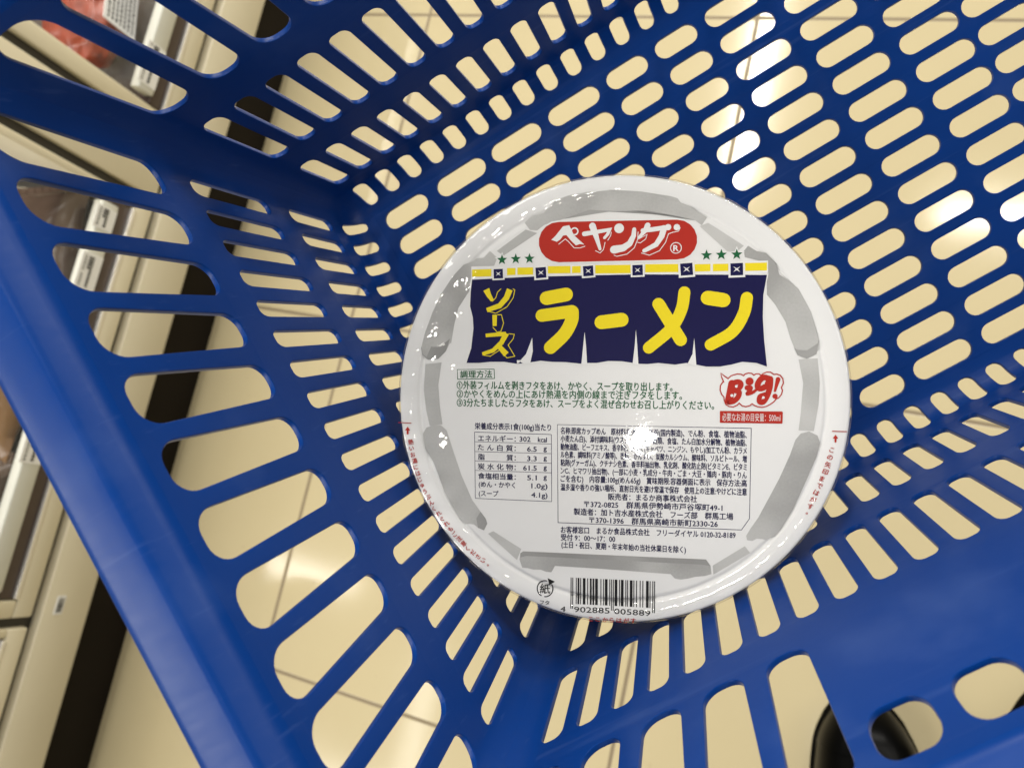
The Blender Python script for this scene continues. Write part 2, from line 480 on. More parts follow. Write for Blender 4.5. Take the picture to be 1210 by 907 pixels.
# rim: one closed profile swept round the top
def rim():
    prof = [(0.0, 12.78), (0.02, 12.90), (0.07, 13.00), (0.15, 13.09), (0.26, 13.18), (0.36, 13.28), (0.44, 13.335), (0.49, 13.355), (0.55, 13.36),
            (0.80, 13.355), (1.10, 13.34), (1.40, 13.31), (1.58, 13.27), (1.66, 13.20), (1.70, 13.08), (1.71, 12.90), (1.72, 11.9), (1.70, 11.84),
            (1.60, 11.84), (1.57, 11.9), (1.56, 12.85), (1.50, 12.98), (1.30, 13.06), (0.70, 13.18), (0.5, 13.15), (0.32, 13.0), (0.2, 12.88), (TH, 12.78)]
    path = []
    for side, sgn in (('F', 1), ('R', -1), ('N', -1), ('L', 1)):
        half = HU if side in 'FN' else HV
        tg = half - RC
        ss = [-tg - RC*PI/4*(1-i/6) for i in range(6)] + [-tg + 2*tg*i/12 for i in range(13)] + [tg + RC*PI/4*i/6 for i in range(1, 6)]
        if sgn < 0: ss = [-s for s in ss]
        for s in ss: path.append(outline_point(side, s))
    bm = bmesh.new(); rings = []
    for p, nn in path:
        ring = []
        for (d, z) in prof:
            x = p.x*(1+KU*z) + nn.x*d; y = p.y*(1+KV*z) + nn.y*d
            ring.append(bm.verts.new(((CX+x)*S, (-CY+y)*S, z*S)))
        rings.append(ring)
    m = len(rings)
    for i in range(m):
        A, B = rings[i], rings[(i+1) % m]
        for k in range(len(prof)):
            k2 = (k+1) % len(prof)
            bm.faces.new((A[k], A[k2], B[k2], B[k]))
    return mesh_from_bm("rim", bm, M_BLUE, basket, angle=60)
rim()

# ---------------------------------------------------------------- noodle bowl
bowl = empty("noodle_bowl")
bowl.matrix_world = basket.matrix_world @ Matrix.Translation((5.0692*S, -10.0171*S, 0.0002)) @ Matrix.Rotation(math.radians(-30.2), 4, 'Z')
tag(bowl, "round white instant noodle bowl in clear film lying in the blue basket", "noodle bowl")
LIDZ = 5.2*S
R0 = 0.08677
MM = 0.001

def lid_z(r):
    """height of the lid's top over its flat middle, r in mm"""
    e = R0*1000
    if r < e-9.5: return 0.0
    if r < e-7.2:
        q = (r-(e-9.5))/2.3; return -0.55*math.sin(PI*q)
    if r < e-0.6:
        q = (r-(e-7.2))/6.6; return 0.60*math.sin(PI*min(1, q*0.80))**0.8
    q = min(1.0, (r-(e-0.6))/0.6)
    return 0.60*math.sin(PI*0.80)**0.8 - 0.5*q

bm = bmesh.new()
e = R0*1000
prof = [(38.0, 0.0), (38.5, 1.2), (44.0, 3.0), (46.5, 6.0), (62.0, 34.0), (72.0, 52.0), (79.5, LIDZ*1000-9), (80.5, LIDZ*1000-4.5), (84.6, LIDZ*1000-4.2), (85.6, LIDZ*1000-3.2), (85.6, LIDZ*1000-1.4), (84.0, LIDZ*1000-0.6)]
lathe(bm, [(r*MM, z*MM) for r, z in [(0.01, 1.5), (36.0, 1.5)] + prof], 128)
mesh_from_bm("bowl_body", bm, M_FOAM, bowl, angle=50)

bm = bmesh.new()
rs = [0.01, 30, 60, e-10.5, e-9.5] + [e-9.5+2.3*i/6 for i in range(1, 7)] + [e-7.2+6.6*i/14 for i in range(1, 15)] + [e-0.3, e]
lp = [(r*MM, LIDZ + lid_z(r)*MM) for r in rs] + [((e+0.15)*MM, LIDZ-0.6*MM), ((e+0.1)*MM, LIDZ-2.6*MM), ((e-0.5)*MM, LIDZ-4.2*MM)]
lathe(bm, lp, 160)
lid = mesh_from_bm("lid", bm, M_WHITE, bowl, angle=60)

class Print:
    """flat ink shapes lying on the lid, in millimetres from its centre"""
    def __init__(self, mats):
        self.bm = bmesh.new(); self.mats = mats; self.k = 0
    def z(self, x, y, layer):
        return LIDZ + (max(0.0, lid_z(math.hypot(x, y))) + 0.06*layer + 0.004*(self.k % 13))*MM
    def poly(self, pts, mi=0, layer=1):
        self.k += 1
        vs = [self.bm.verts.new((x*MM, y*MM, self.z(x, y, layer))) for x, y in pts]
        try:
            f = self.bm.faces.new(vs); f.material_index = mi
            f.normal_update()
            if f.normal.z < 0: f.normal_flip()
        except ValueError:
            pass
    def stroke(self, pts, w, mi=0, layer=1, w2=None, caps=True, closed=False, n=8):
        """brush stroke of width w (to w2 at its end) along pts, as one band of quads with round ends"""
        P = [Vector(p) for p in pts]
        if closed: P.append(P[0])
        L = [0.0]
        for a, b in zip(P, P[1:]): L.append(L[-1]+(b-a).length)
        tot = L[-1] or 1
        left, right = [], []
        for i, p in enumerate(P):
            if closed and i in (0, len(P)-1): d = (P[1]-P[0]).normalized() + (P[-1]-P[-2]).normalized()
            elif i == 0: d = P[1]-P[0]
            elif i == len(P)-1: d = P[-1]-P[-2]
            else: d = (P[i+1]-p).normalized() + (p-P[i-1]).normalized()
            d = d.normalized() if d.length > 1e-6 else Vector((1, 0))
            nn = Vector((-d.y, d.x))
            ww = (w + ((w2 if w2 is not None else w)-w)*L[i]/tot)/2
            if 0 < i < len(P)-1:
                c = max(0.5, d.dot((P[i+1]-p).normalized())); ww /= c
            left.append(p+nn*ww); right.append(p-nn*ww)
        for i in range(len(P)-1):
            self.poly([left[i], right[i], right[i+1], left[i+1]], mi, layer)
        if caps and not closed:
            for p, q, ww in ((P[0], P[1], w), (P[-1], P[-2], w2 if w2 is not None else w)):
                a0 = math.atan2((p-q).y, (p-q).x)
                self.poly([(p.x+ww/2*math.cos(a0-PI/2+PI*i/n), p.y+ww/2*math.sin(a0-PI/2+PI*i/n)) for i in range(n+1)], mi, layer)
    def disc(self, c, r, mi=0, layer=1, n=20):
        self.poly([(c[0]+r*math.cos(2*PI*i/n), c[1]+r*math.sin(2*PI*i/n)) for i in range(n)], mi, layer)
    def ring(self, c, r, w, mi=0, layer=1, n=28, a0=0.0, a1=2*PI):
        full = abs(a1-a0-2*PI) < 1e-6
        pts = [(c[0]+r*math.cos(a0+(a1-a0)*i/n), c[1]+r*math.sin(a0+(a1-a0)*i/n)) for i in range(n if full else n+1)]
        self.stroke(pts, w, mi, layer, closed=full, caps=False)
    def text(self, s, x, y, w, h, ang=0.0, mi=0, layer=1, bold=0.0, shear=0.0):
        """a line of lettering: starts at x, y (middle of its height), w wide, h high (em), turned by ang degrees"""
        cu = bpy.data.curves.new("lettering", 'FONT'); cu.body = s; cu.size = 1.0
        cu.resolution_u = 2; cu.shear = shear
        ob = bpy.data.objects.new("lettering", cu); COL.objects.link(ob)
        dg = bpy.context.evaluated_depsgraph_get()
        me = bpy.data.meshes.new_from_object(ob.evaluated_get(dg))
        xs = [v.co.x for v in me.vertices]; ys = [v.co.y for v in me.vertices]
        if xs:
            x0, x1 = min(xs), max(xs); yc = (min(ys)+max(ys))/2
            sx = w/(x1-x0) if w else h
            sy = h if h else sx
            ca, sa = math.cos(math.radians(ang)), math.sin(math.radians(ang))
            # heavier type: the same outline laid down again a hair to each side
            for ox, oy in (((-1, 0), (1, 0), (0, 0.8), (0, -0.8)) if bold else ((0, 0),)):
                self.k += 1
                vs = []
                for v in me.vertices:
                    px, py = (v.co.x-x0)*sx + ox*bold*h, (v.co.y-yc)*sy + oy*bold*h
                    X, Y = x+px*ca-py*sa, y+px*sa+py*ca
                    vs.append(self.bm.verts.new((X*MM, Y*MM, self.z(X, Y, layer))))
                for p in me.polygons:
                    f = self.bm.faces.new([vs[i] for i in p.vertices]); f.material_index = mi
                    f.normal_update()
                    if f.normal.z < 0: f.normal_flip()
        bpy.data.objects.remove(ob); bpy.data.curves.remove(cu); bpy.data.meshes.remove(me)
    def done(self, name):
        me = bpy.data.meshes.new(name); self.bm.to_mesh(me); self.bm.free()
        for m in self.mats: me.materials.append(m)
        return link(name, me, lid)

# grey ring of bamboo pieces printed round the lid
P = Print([M_GREY, M_GREYD, M_GREYL])
for pts in [[(-36.08, 69.53), (-33.17, 71.92), (-28.61, 73.05), (-25.73, 75.84), (-24.1, 77.84), (-18.36, 79.72), (-11.02, 80.75), (-3.09, 81.18), (-3.1, 81.34), (8.93, 80.37), (20.03, 78.32), (22.8, 77.46), (23.99, 75.84), (28.72, 73.74), (30.3, 72.12), (33.83, 70.07), (31.93, 67.1), (29.57, 68.97), (23.28, 70.69), (13.01, 71.72), (-3.01, 73.04), (-6.87, 72.56), (-20.74, 70.59), (-28.16, 68.54), (-31.05, 66.39), (-33.97, 66.61)], [(-56.72, 54.56), (-55.44, 55.8), (-52.46, 56.01), (-49.92, 58.63), (-46.93, 55.93), (-48.19, 52.8), (-56.71, 52.06), (-57.1, 44.56), (-62.66, 36.22), (-64.36, 29.5), (-65.63, 21.91), (-66.05, 22.21), (-67.79, 18.8), (-70.94, 15.71), (-75.17, 15.34), (-77.65, 17.37), (-78.01, 20.11), (-76.26, 26.61), (-73.11, 34.78), (-69.62, 41.9), (-64.76, 48.97), (-60.61, 53.3)], [(-77.22, -14.57), (-75.81, -12.13), (-72.98, -11.04), (-69.8, -10.97), (-67.33, -12.97), (-64.84, -20.46), (-61.3, -30.65), (-56.71, -40.79), (-51.8, -47.47), (-50.39, -50.15), (-51.77, -52.96), (-54.21, -52.03), (-55.96, -50.73), (-59.46, -50.53), (-61.22, -49.23), (-64.75, -43.85), (-68.3, -37.77), (-70.8, -30.95), (-72.93, -25.84), (-76.14, -20.75)], [(-36.86, -61.48), (-35.76, -60.7), (35.43, -60.49), (37.17, -62.87), (37.56, -66.03), (35.19, -66.86), (31.43, -67.42), (28.69, -68.27), (25.95, -68.77), (23.87, -68.53), (22.12, -66.84), (-5.66, -66.13), (-22.93, -65.92), (-24.36, -68.55), (-26.55, -68.44), (-28.74, -67.68), (-31.67, -67.83), (-33.88, -67.35), (-36.08, -67.32), (-37.21, -64.07)], [(67.45, -13.61), (69.3, -11.18), (72.32, -10.31), (75.37, -11.83), (76.33, -14.58), (75.15, -19.78), (72.63, -26.22), (72.6, -26.44), (67.2, -39.63), (62.75, -47.77), (60.63, -50.43), (58.46, -51.1), (57.39, -52.0), (56.01, -51.61), (54.09, -51.58), (52.46, -52.51), (50.54, -52.31), (50.23, -50.61), (51.83, -47.67), (54.5, -43.55), (58.19, -36.0), (61.86, -28.48), (65.65, -19.24)], [(47.52, 57.19), (49.02, 59.13), (52.11, 57.12), (55.54, 56.29), (59.4, 52.32), (60.46, 48.39), (63.67, 46.01), (67.49, 42.85), (72.15, 34.24), (74.56, 25.64), (75.25, 20.95), (75.07, 20.27), (73.6, 18.05), (70.91, 16.77), (68.47, 17.7), (66.6, 20.54), (65.01, 24.34), (63.06, 30.67), (59.29, 37.01), (56.16, 40.83), (55.98, 51.28), (52.87, 53.53), (47.93, 54.87)]]: P.poly(pts, 0, 1)
for pts in [[(-35.64, 66.81), (-31.04, 65.32), (-44.4, 56.73), (-47.2, 58.59)], [(-76.23, 13.62), (-69.53, 14.36), (-70.91, 5.12), (-70.18, -3.43), (-69.1, -10.61), (-74.39, -11.41), (-75.82, -5.25), (-76.91, 3.32)], [(-50.03, -54.25), (-47.95, -53.13), (-36.54, -59.8), (-38.23, -64.32)], [(37.95, -62.72), (49.75, -54.65), (51.72, -57.14), (38.28, -66.18)], [(69.85, 7.89), (69.17, -4.02), (68.52, -10.0), (73.98, -10.12), (75.51, 0.05), (75.73, 7.96), (74.8, 17.06), (68.02, 16.62)], [(31.16, 66.8), (34.25, 68.0), (47.49, 59.16), (44.47, 56.45), (41.37, 57.28)]]: P.poly(pts, 2, 1)
for pts in [[(-20.74, 70.59), (-10.95, 73.87), (-3.02, 74.73), (-3.03, 74.73), (6.61, 74.02), (19.34, 71.57), (29.57, 68.97), (23.28, 70.69), (13.01, 71.72), (-3.01, 73.04), (-6.87, 72.56)], [(-35.76, -60.7), (35.43, -60.49), (37.17, -62.87), (33.41, -62.5), (-34.65, -62.48), (-36.85, -63.32), (-36.86, -61.48)], [(-78.01, 20.11), (-76.25, 22.17), (-73.07, 20.47), (-69.55, 21.17), (-66.06, 23.91), (-67.79, 18.8), (-70.94, 15.71), (-75.17, 15.34), (-77.65, 17.37)], [(-51.77, -52.96), (-54.21, -52.03), (-54.93, -48.28), (-53.2, -45.46), (-51.1, -48.12), (-50.39, -50.15)], [(75.26, 24.15), (74.69, 22.57), (70.98, 20.03), (67.57, 20.17), (66.27, 20.96), (67.61, 18.2), (71.04, 16.88), (74.39, 18.64)]]: P.poly(pts, 1, 2)
P.done("bamboo_ring")

# red brand badge
P = Print([M_RED, M_PAPERW])
P.poly([(22.8, 70.06), (25.56, 69.51), (27.99, 68.04), (29.81, 65.84), (30.8, 63.16), (30.84, 60.34), (29.93, 57.69), (28.17, 55.54), (25.78, 54.16), (23.03, 53.7), (-22.4, 53.18), (-25.35, 53.73), (-27.95, 55.25), (-29.9, 57.54), (-30.95, 60.34), (-30.97, 63.3), (-29.96, 66.06), (-28.06, 68.29), (-25.48, 69.71), (-22.55, 70.16)], 1, 2)
P.poly([(22.81, 69.42), (25.35, 68.91), (27.6, 67.56), (29.28, 65.53), (30.19, 63.06), (30.23, 60.46), (29.39, 58.02), (27.76, 56.04), (25.55, 54.76), (23.02, 54.34), (-22.41, 53.84), (-25.12, 54.35), (-27.53, 55.74), (-29.32, 57.86), (-30.29, 60.44), (-30.31, 63.18), (-29.39, 65.73), (-27.63, 67.78), (-25.25, 69.09), (-22.54, 69.51)], 0, 3)
for pts in [[(-25.46, 62.6), (-23.92, 63.99), (-22.18, 66.14), (-20.88, 67.74), (-18.47, 68.13), (-17.58, 66.27), (-16.47, 64.08), (-12.51, 60.54), (-14.26, 60.79), (-15.78, 60.27), (-17.76, 62.25), (-19.53, 64.35), (-20.85, 64.15), (-21.93, 62.65), (-23.25, 61.8)]]: P.poly(pts, 1, 4)
for pts, w, w2 in [([(-12.55, 64.66), (-7.79, 65.32), (-2.83, 66.09), (-3.46, 64.49), (-4.74, 63.0)], 1.86, 1.09), ([(-9.43, 67.62), (-7.98, 63.71), (-6.42, 58.72)], 2.62, 1.09), ([(6.59, 66.02), (6.41, 63.67), (4.95, 60.69), (2.51, 59.01), (-1.02, 58.42)], 1.53, 3.06), ([(11.67, 67.42), (10.64, 65.3), (8.55, 62.99)], 2.18, 1.09), ([(9.9, 65.53), (13.6, 65.89), (17.81, 66.44)], 1.75, 1.75), ([(17.81, 66.23), (17.01, 63.26), (14.94, 60.1), (10.52, 57.82)], 2.4, 1.53)]: P.stroke(pts, w, 1, 4, w2)
for c, r in [((0.82, 66.56), 1.86), ((19.39, 66.62), 1.2), ((22.64, 66.56), 1.2)]: P.disc(c, r, 1, 4)
for c, r, w in [((-16.38, 65.7), 1.31, 0.55), ((22.43, 58.71), 2.02, 0.33)]: P.ring(c, r, w, 1, 4)
for pts, w in [([(-22.47, 60.92), (-19.96, 62.84), (-18.86, 61.95), (-16.42, 59.3), (-14.24, 59.27), (-12.29, 59.89)], 0.28), ([(-3.43, 62.12), (-2.37, 63.82), (-2.17, 65.11)], 0.28), ([(-8.14, 58.09), (-6.4, 57.2), (-5.12, 58.48), (-4.5, 61.28)], 0.28), ([(-1.0, 56.27), (0.08, 55.82), (3.93, 56.63), (6.68, 58.95), (7.92, 62.14), (8.1, 65.03)], 0.28), ([(7.92, 62.14), (11.51, 64.0), (11.0, 62.3), (9.0, 60.84), (7.93, 61.07)], 0.28), ([(9.47, 56.98), (12.45, 56.08), (16.24, 57.73), (18.52, 60.9), (19.53, 64.07), (21.2, 64.68), (23.29, 65.06), (23.9, 66.32)], 0.28)]: P.stroke(pts, w, 1, 4)
P.text("R", *(21.49, 58.61, 1.89, 3.17), mi=1, layer=4, bold=0.03)
P.done("brand_badge")

# green stars
for (x, y), r in [((-45.02, 55.11), 2.18), ((-39.52, 55.37), 2.18), ((-34.04, 55.41), 2.18), ((33.83, 55.78), 2.18), ((39.3, 55.92), 2.18), ((44.95, 55.94), 2.18)]:
    P = Print([M_GREEN, M_PAPERW])
    for rr, mi, ly in ((r*1.45, 1, 2), (r, 0, 3)):
        P.poly([(x+rr*(1 if i % 2 == 0 else 0.42)*math.cos(PI/2+PI*i/5), y+rr*(1 if i % 2 == 0 else 0.42)*math.sin(PI/2+PI*i/5)) for i in range(10)], mi, ly)
    P.done("star")

# navy shop-curtain banner with the yellow title
P = Print([M_NAVY, M_YELLOW, M_PAPERW])
P.poly([(-57.61, 47.88), (-27.28, 49.14), (-26.94, 48.92), (7.94, 49.35), (56.57, 48.66), (55.38, 41.12), (55.33, 32.72), (55.98, 24.3), (57.18, 13.3), (53.28, 14.64), (48.16, 15.02), (44.07, 13.92), (39.95, 13.14), (34.76, 13.1), (31.1, 13.81), (27.43, 14.42), (23.23, 13.74), (16.88, 14.34), (12.63, 13.87), (9.21, 13.95), (7.28, 14.26), (2.98, 14.87), (-2.43, 14.94), (-7.76, 14.14), (-11.58, 14.11), (-13.76, 13.76), (-19.81, 14.37), (-25.34, 14.44), (-29.78, 14.84), (-34.02, 14.14), (-37.6, 13.67), (-39.29, 13.55), (-44.37, 14.28), (-50.04, 14.24), (-54.6, 13.75), (-59.75, 13.71), (-57.83, 19.55), (-56.95, 28.38), (-57.2, 32.84), (-58.37, 37.31), (-58.16, 42.88)], 2, 2)
P.poly([(-57.11, 47.38), (-26.78, 48.64), (-26.44, 48.42), (7.44, 48.85), (56.07, 48.16), (54.88, 40.62), (54.83, 32.22), (55.48, 23.8), (56.68, 13.8), (52.78, 15.14), (47.66, 15.52), (43.57, 14.42), (39.45, 13.64), (34.26, 13.6), (30.6, 14.31), (26.93, 14.92), (22.73, 14.24), (16.38, 14.84), (12.13, 14.37), (8.71, 14.45), (6.78, 14.76), (2.48, 15.37), (-2.93, 15.44), (-7.26, 14.64), (-11.08, 14.61), (-13.26, 14.26), (-19.31, 14.87), (-24.84, 14.94), (-29.28, 15.34), (-33.52, 14.64), (-37.1, 14.17), (-38.79, 14.05), (-43.87, 14.78), (-49.54, 14.74), (-54.1, 14.25), (-59.25, 14.21), (-57.33, 20.05), (-56.45, 27.88), (-56.7, 32.34), (-57.87, 36.81), (-57.66, 42.38)], 0, 3)
for pts in [[(-32.7, 24.38), (-32.43, 19.08), (-33.51, 13.98), (-35.98, 13.96), (-37.67, 15.05), (-35.11, 17.95)], [(-12.07, 26.62), (-11.47, 21.38), (-10.96, 13.95), (-13.26, 13.82), (-12.56, 21.38)], [(7.7, 27.52), (8.31, 21.48), (8.83, 13.91), (6.57, 14.32), (7.34, 21.47)], [(29.72, 24.35), (30.21, 19.44), (30.71, 13.67), (27.45, 14.71), (29.18, 18.37)], [(-38.8, 15.49), (-37.11, 15.5), (-37.89, 14.39), (-38.68, 14.16)]]: P.poly(pts, 2, 4)
for pts in [[(-57.48, 52.61), (56.38, 53.48), (56.46, 48.78), (-57.46, 47.5)]]: P.poly(pts, 2, 2)
for pts in [[(-57.13, 51.38), (-49.29, 51.52), (-49.27, 48.64), (-57.12, 48.49)], [(-42.97, 51.78), (-39.6, 51.85), (-39.59, 49.1), (-42.95, 49.02)], [(-38.82, 51.95), (-32.57, 51.99), (-32.55, 49.14), (-38.8, 49.09)], [(-26.7, 52.36), (-17.89, 52.37), (-17.87, 49.54), (-26.67, 49.52)], [(-17.23, 52.25), (-13.85, 52.32), (-13.82, 49.6), (-17.21, 49.53)], [(-8.2, 52.58), (5.69, 52.52), (5.73, 49.3), (-8.16, 49.33)], [(10.91, 52.67), (23.77, 52.63), (23.82, 49.54), (10.94, 49.57)], [(29.52, 52.45), (35.33, 52.49), (35.37, 49.74), (29.56, 49.69)], [(36.26, 52.47), (41.93, 52.51), (41.97, 49.77), (36.3, 49.73)], [(48.07, 52.65), (55.99, 52.76), (56.04, 49.83), (48.12, 49.71)]]: P.poly(pts, 1, 3)
for c, hs, a in [((-46.45, 49.61), 1.86, 2), ((-29.44, 49.87), 2.07, 4), ((-10.89, 50.33), 1.97, 4), ((8.06, 50.45), 1.97, 2), ((26.52, 50.57), 2.29, 4), ((45.04, 50.37), 2.29, 2)]:
    for s_, mi, ly in ((hs*1.33, 2, 4), (hs, 0, 5)):
        P.poly([(c[0]+s_*math.sqrt(2)*math.cos(math.radians(a)+PI/4+PI/2*i), c[1]+s_*math.sqrt(2)*math.sin(math.radians(a)+PI/4+PI/2*i)) for i in range(4)], mi, ly)
    for sg in (1, -1):
        P.poly([(c[0]-hs*0.55, c[1]-sg*hs*0.45), (c[0]+hs*0.08, c[1]-sg*hs*0.1), (c[0]+hs*0.55, c[1]+sg*hs*0.45), (c[0]-hs*0.08, c[1]+sg*hs*0.1)], 2, 6)
for pts, w in [([(-27.15, 39.88), (-19.44, 41.26)], 5.35), ([(-28.98, 33.08), (-17.07, 34.7)], 4.91), ([(-16.96, 34.48), (-16.98, 33.92), (-16.97, 33.38), (-16.95, 32.85), (-16.97, 32.28), (-17.06, 31.67), (-17.26, 30.99), (-17.55, 30.21), (-17.91, 29.36), (-18.34, 28.46), (-18.85, 27.54), (-19.42, 26.62), (-20.07, 25.73), (-20.81, 24.86), (-21.66, 24.0), (-22.59, 23.14), (-23.55, 22.28), (-24.51, 21.41), (-25.44, 20.55)], 5.13), ([(-5.58, 30.44), (2.18, 31.41)], 5.35), ([(25.81, 41.85), (25.69, 40.8), (25.6, 39.76), (25.52, 38.72), (25.39, 37.67), (25.18, 36.59), (24.85, 35.46), (24.43, 34.27), (23.94, 33.04), (23.36, 31.77), (22.69, 30.5), (21.9, 29.22), (20.96, 27.97), (19.84, 26.74), (18.54, 25.52), (17.11, 24.3), (15.62, 23.08), (14.13, 21.86), (12.69, 20.63)], 4.48), ([(16.19, 37.41), (24.7, 23.7)], 4.7), ([(34.59, 39.68), (40.29, 38.8)], 5.35), ([(48.9, 39.6), (48.76, 38.65), (48.67, 37.71), (48.57, 36.77), (48.43, 35.82), (48.21, 34.84), (47.87, 33.81), (47.42, 32.71), (46.91, 31.53), (46.31, 30.33), (45.62, 29.13), (44.81, 27.99), (43.88, 26.94), (42.79, 26.0), (41.52, 25.13), (40.15, 24.32), (38.72, 23.53), (37.28, 22.74), (35.9, 21.93)], 4.48)]: P.stroke(pts, w, 1, 5)
for pts, w, w2 in [([(-51.29, 43.45), (-50.14, 41.0), (-48.77, 39.0)], 2.62, 1.31), ([(-41.79, 43.38), (-43.12, 40.08), (-45.81, 36.99), (-51.02, 35.23)], 2.4, 1.75), ([(-47.83, 33.44), (-47.8, 29.0)], 1.86, 1.64), ([(-51.42, 25.21), (-43.26, 25.9)], 1.42, 1.64), ([(-43.04, 26.12), (-45.05, 22.34), (-48.43, 19.21), (-52.75, 17.84)], 2.18, 1.31), ([(-46.74, 21.77), (-42.98, 17.68)], 1.75, 2.4)]: P.stroke(pts, w, 1, 5, w2, caps=False)
for pts, w in [([(-48.77, 38.77), (-47.41, 40.1), (-46.75, 42.31), (-45.4, 43.63)], 0.28), ([(-40.45, 43.59), (-39.77, 43.15), (-40.42, 40.06), (-42.88, 36.53), (-47.38, 34.0), (-50.56, 34.78)], 0.28), ([(-48.48, 28.44), (-46.77, 26.56), (-45.3, 26.78), (-44.19, 30.11), (-45.11, 33.44), (-46.7, 33.44)], 0.28), ([(-42.13, 25.9), (-39.88, 25.68), (-40.32, 23.91), (-42.33, 21.46), (-39.6, 17.04), (-42.75, 16.35), (-45.71, 19.44), (-49.55, 16.97), (-52.52, 17.39)], 0.28)]: P.stroke(pts, w, 1, 5)
P.done("title_banner")

# green cooking instructions
P = Print([M_GREEN])
P.stroke([(-63.04, 11.52), (-47.98, 11.83), (-47.78, 8.12), (-62.85, 7.61)], 0.28, 0, 1, closed=True)
for a in [('調理方法', -61.81, 9.59, 12.98, 3.17, 1.5), ('①外装フィルムを剥きフタをあけ、かやく、スープを取り出します。', -63.19, 5.35, 85.0, 3.67, 0.22), ('②かやくをめんの上にあけ熱湯を内側の線まで注ぎフタをします。', -63.18, 1.84, 88.66, 3.67, 0.39), ('③3分たちましたらフタをあけ、スープをよく混ぜ合わせお召し上がりください。', -63.16, -1.68, 100.66, 3.67, 0.31)]: P.text(*a, mi=0, layer=1, bold=0.018)
P.done("instruction_text")

# red balloon with Big! and the strip under it
P = Print([M_RED, M_PAPERW])
P.poly([(39.77, 11.18), (41.15, 10.08), (42.52, 9.09), (43.48, 10.1), (44.66, 10.56), (46.01, 10.91), (47.25, 10.81), (48.23, 10.27), (48.75, 10.94), (49.93, 11.29), (51.12, 11.19), (51.99, 10.48), (52.62, 10.98), (53.69, 11.05), (54.66, 10.45), (55.29, 11.12), (56.56, 11.69), (58.06, 11.7), (59.24, 10.83), (60.2, 11.01), (61.48, 10.58), (62.46, 9.32), (62.7, 7.66), (61.99, 5.99), (62.43, 4.89), (62.04, 3.34), (61.1, 2.11), (60.26, 1.76), (59.43, 0.64), (58.27, -0.27), (56.68, -1.19), (55.09, -1.55), (53.48, -1.35), (52.4, -0.93), (51.53, -0.27), (50.57, -1.07), (49.18, -1.43), (47.82, -1.12), (46.78, -0.13), (46.04, -0.92), (44.59, -1.62), (42.96, -1.42), (41.81, -0.66), (41.24, 0.68), (41.11, 2.13), (40.23, 3.07), (39.66, 4.74), (39.74, 6.42), (40.48, 7.61), (40.91, 7.84), (40.24, 9.4)], 1, 2)
P.stroke([(39.77, 11.18), (41.15, 10.08), (42.52, 9.09), (43.48, 10.1), (44.66, 10.56), (46.01, 10.91), (47.25, 10.81), (48.23, 10.27), (48.75, 10.94), (49.93, 11.29), (51.12, 11.19), (51.99, 10.48), (52.62, 10.98), (53.69, 11.05), (54.66, 10.45), (55.29, 11.12), (56.56, 11.69), (58.06, 11.7), (59.24, 10.83), (60.2, 11.01), (61.48, 10.58), (62.46, 9.32), (62.7, 7.66), (61.99, 5.99), (62.43, 4.89), (62.04, 3.34), (61.1, 2.11), (60.26, 1.76), (59.43, 0.64), (58.27, -0.27), (56.68, -1.19), (55.09, -1.55), (53.48, -1.35), (52.4, -0.93), (51.53, -0.27), (50.57, -1.07), (49.18, -1.43), (47.82, -1.12), (46.78, -0.13), (46.04, -0.92), (44.59, -1.62), (42.96, -1.42), (41.81, -0.66), (41.24, 0.68), (41.11, 2.13), (40.23, 3.07), (39.66, 4.74), (39.74, 6.42), (40.48, 7.61), (40.91, 7.84), (40.24, 9.4)], 0.42, 0, 3, closed=True)
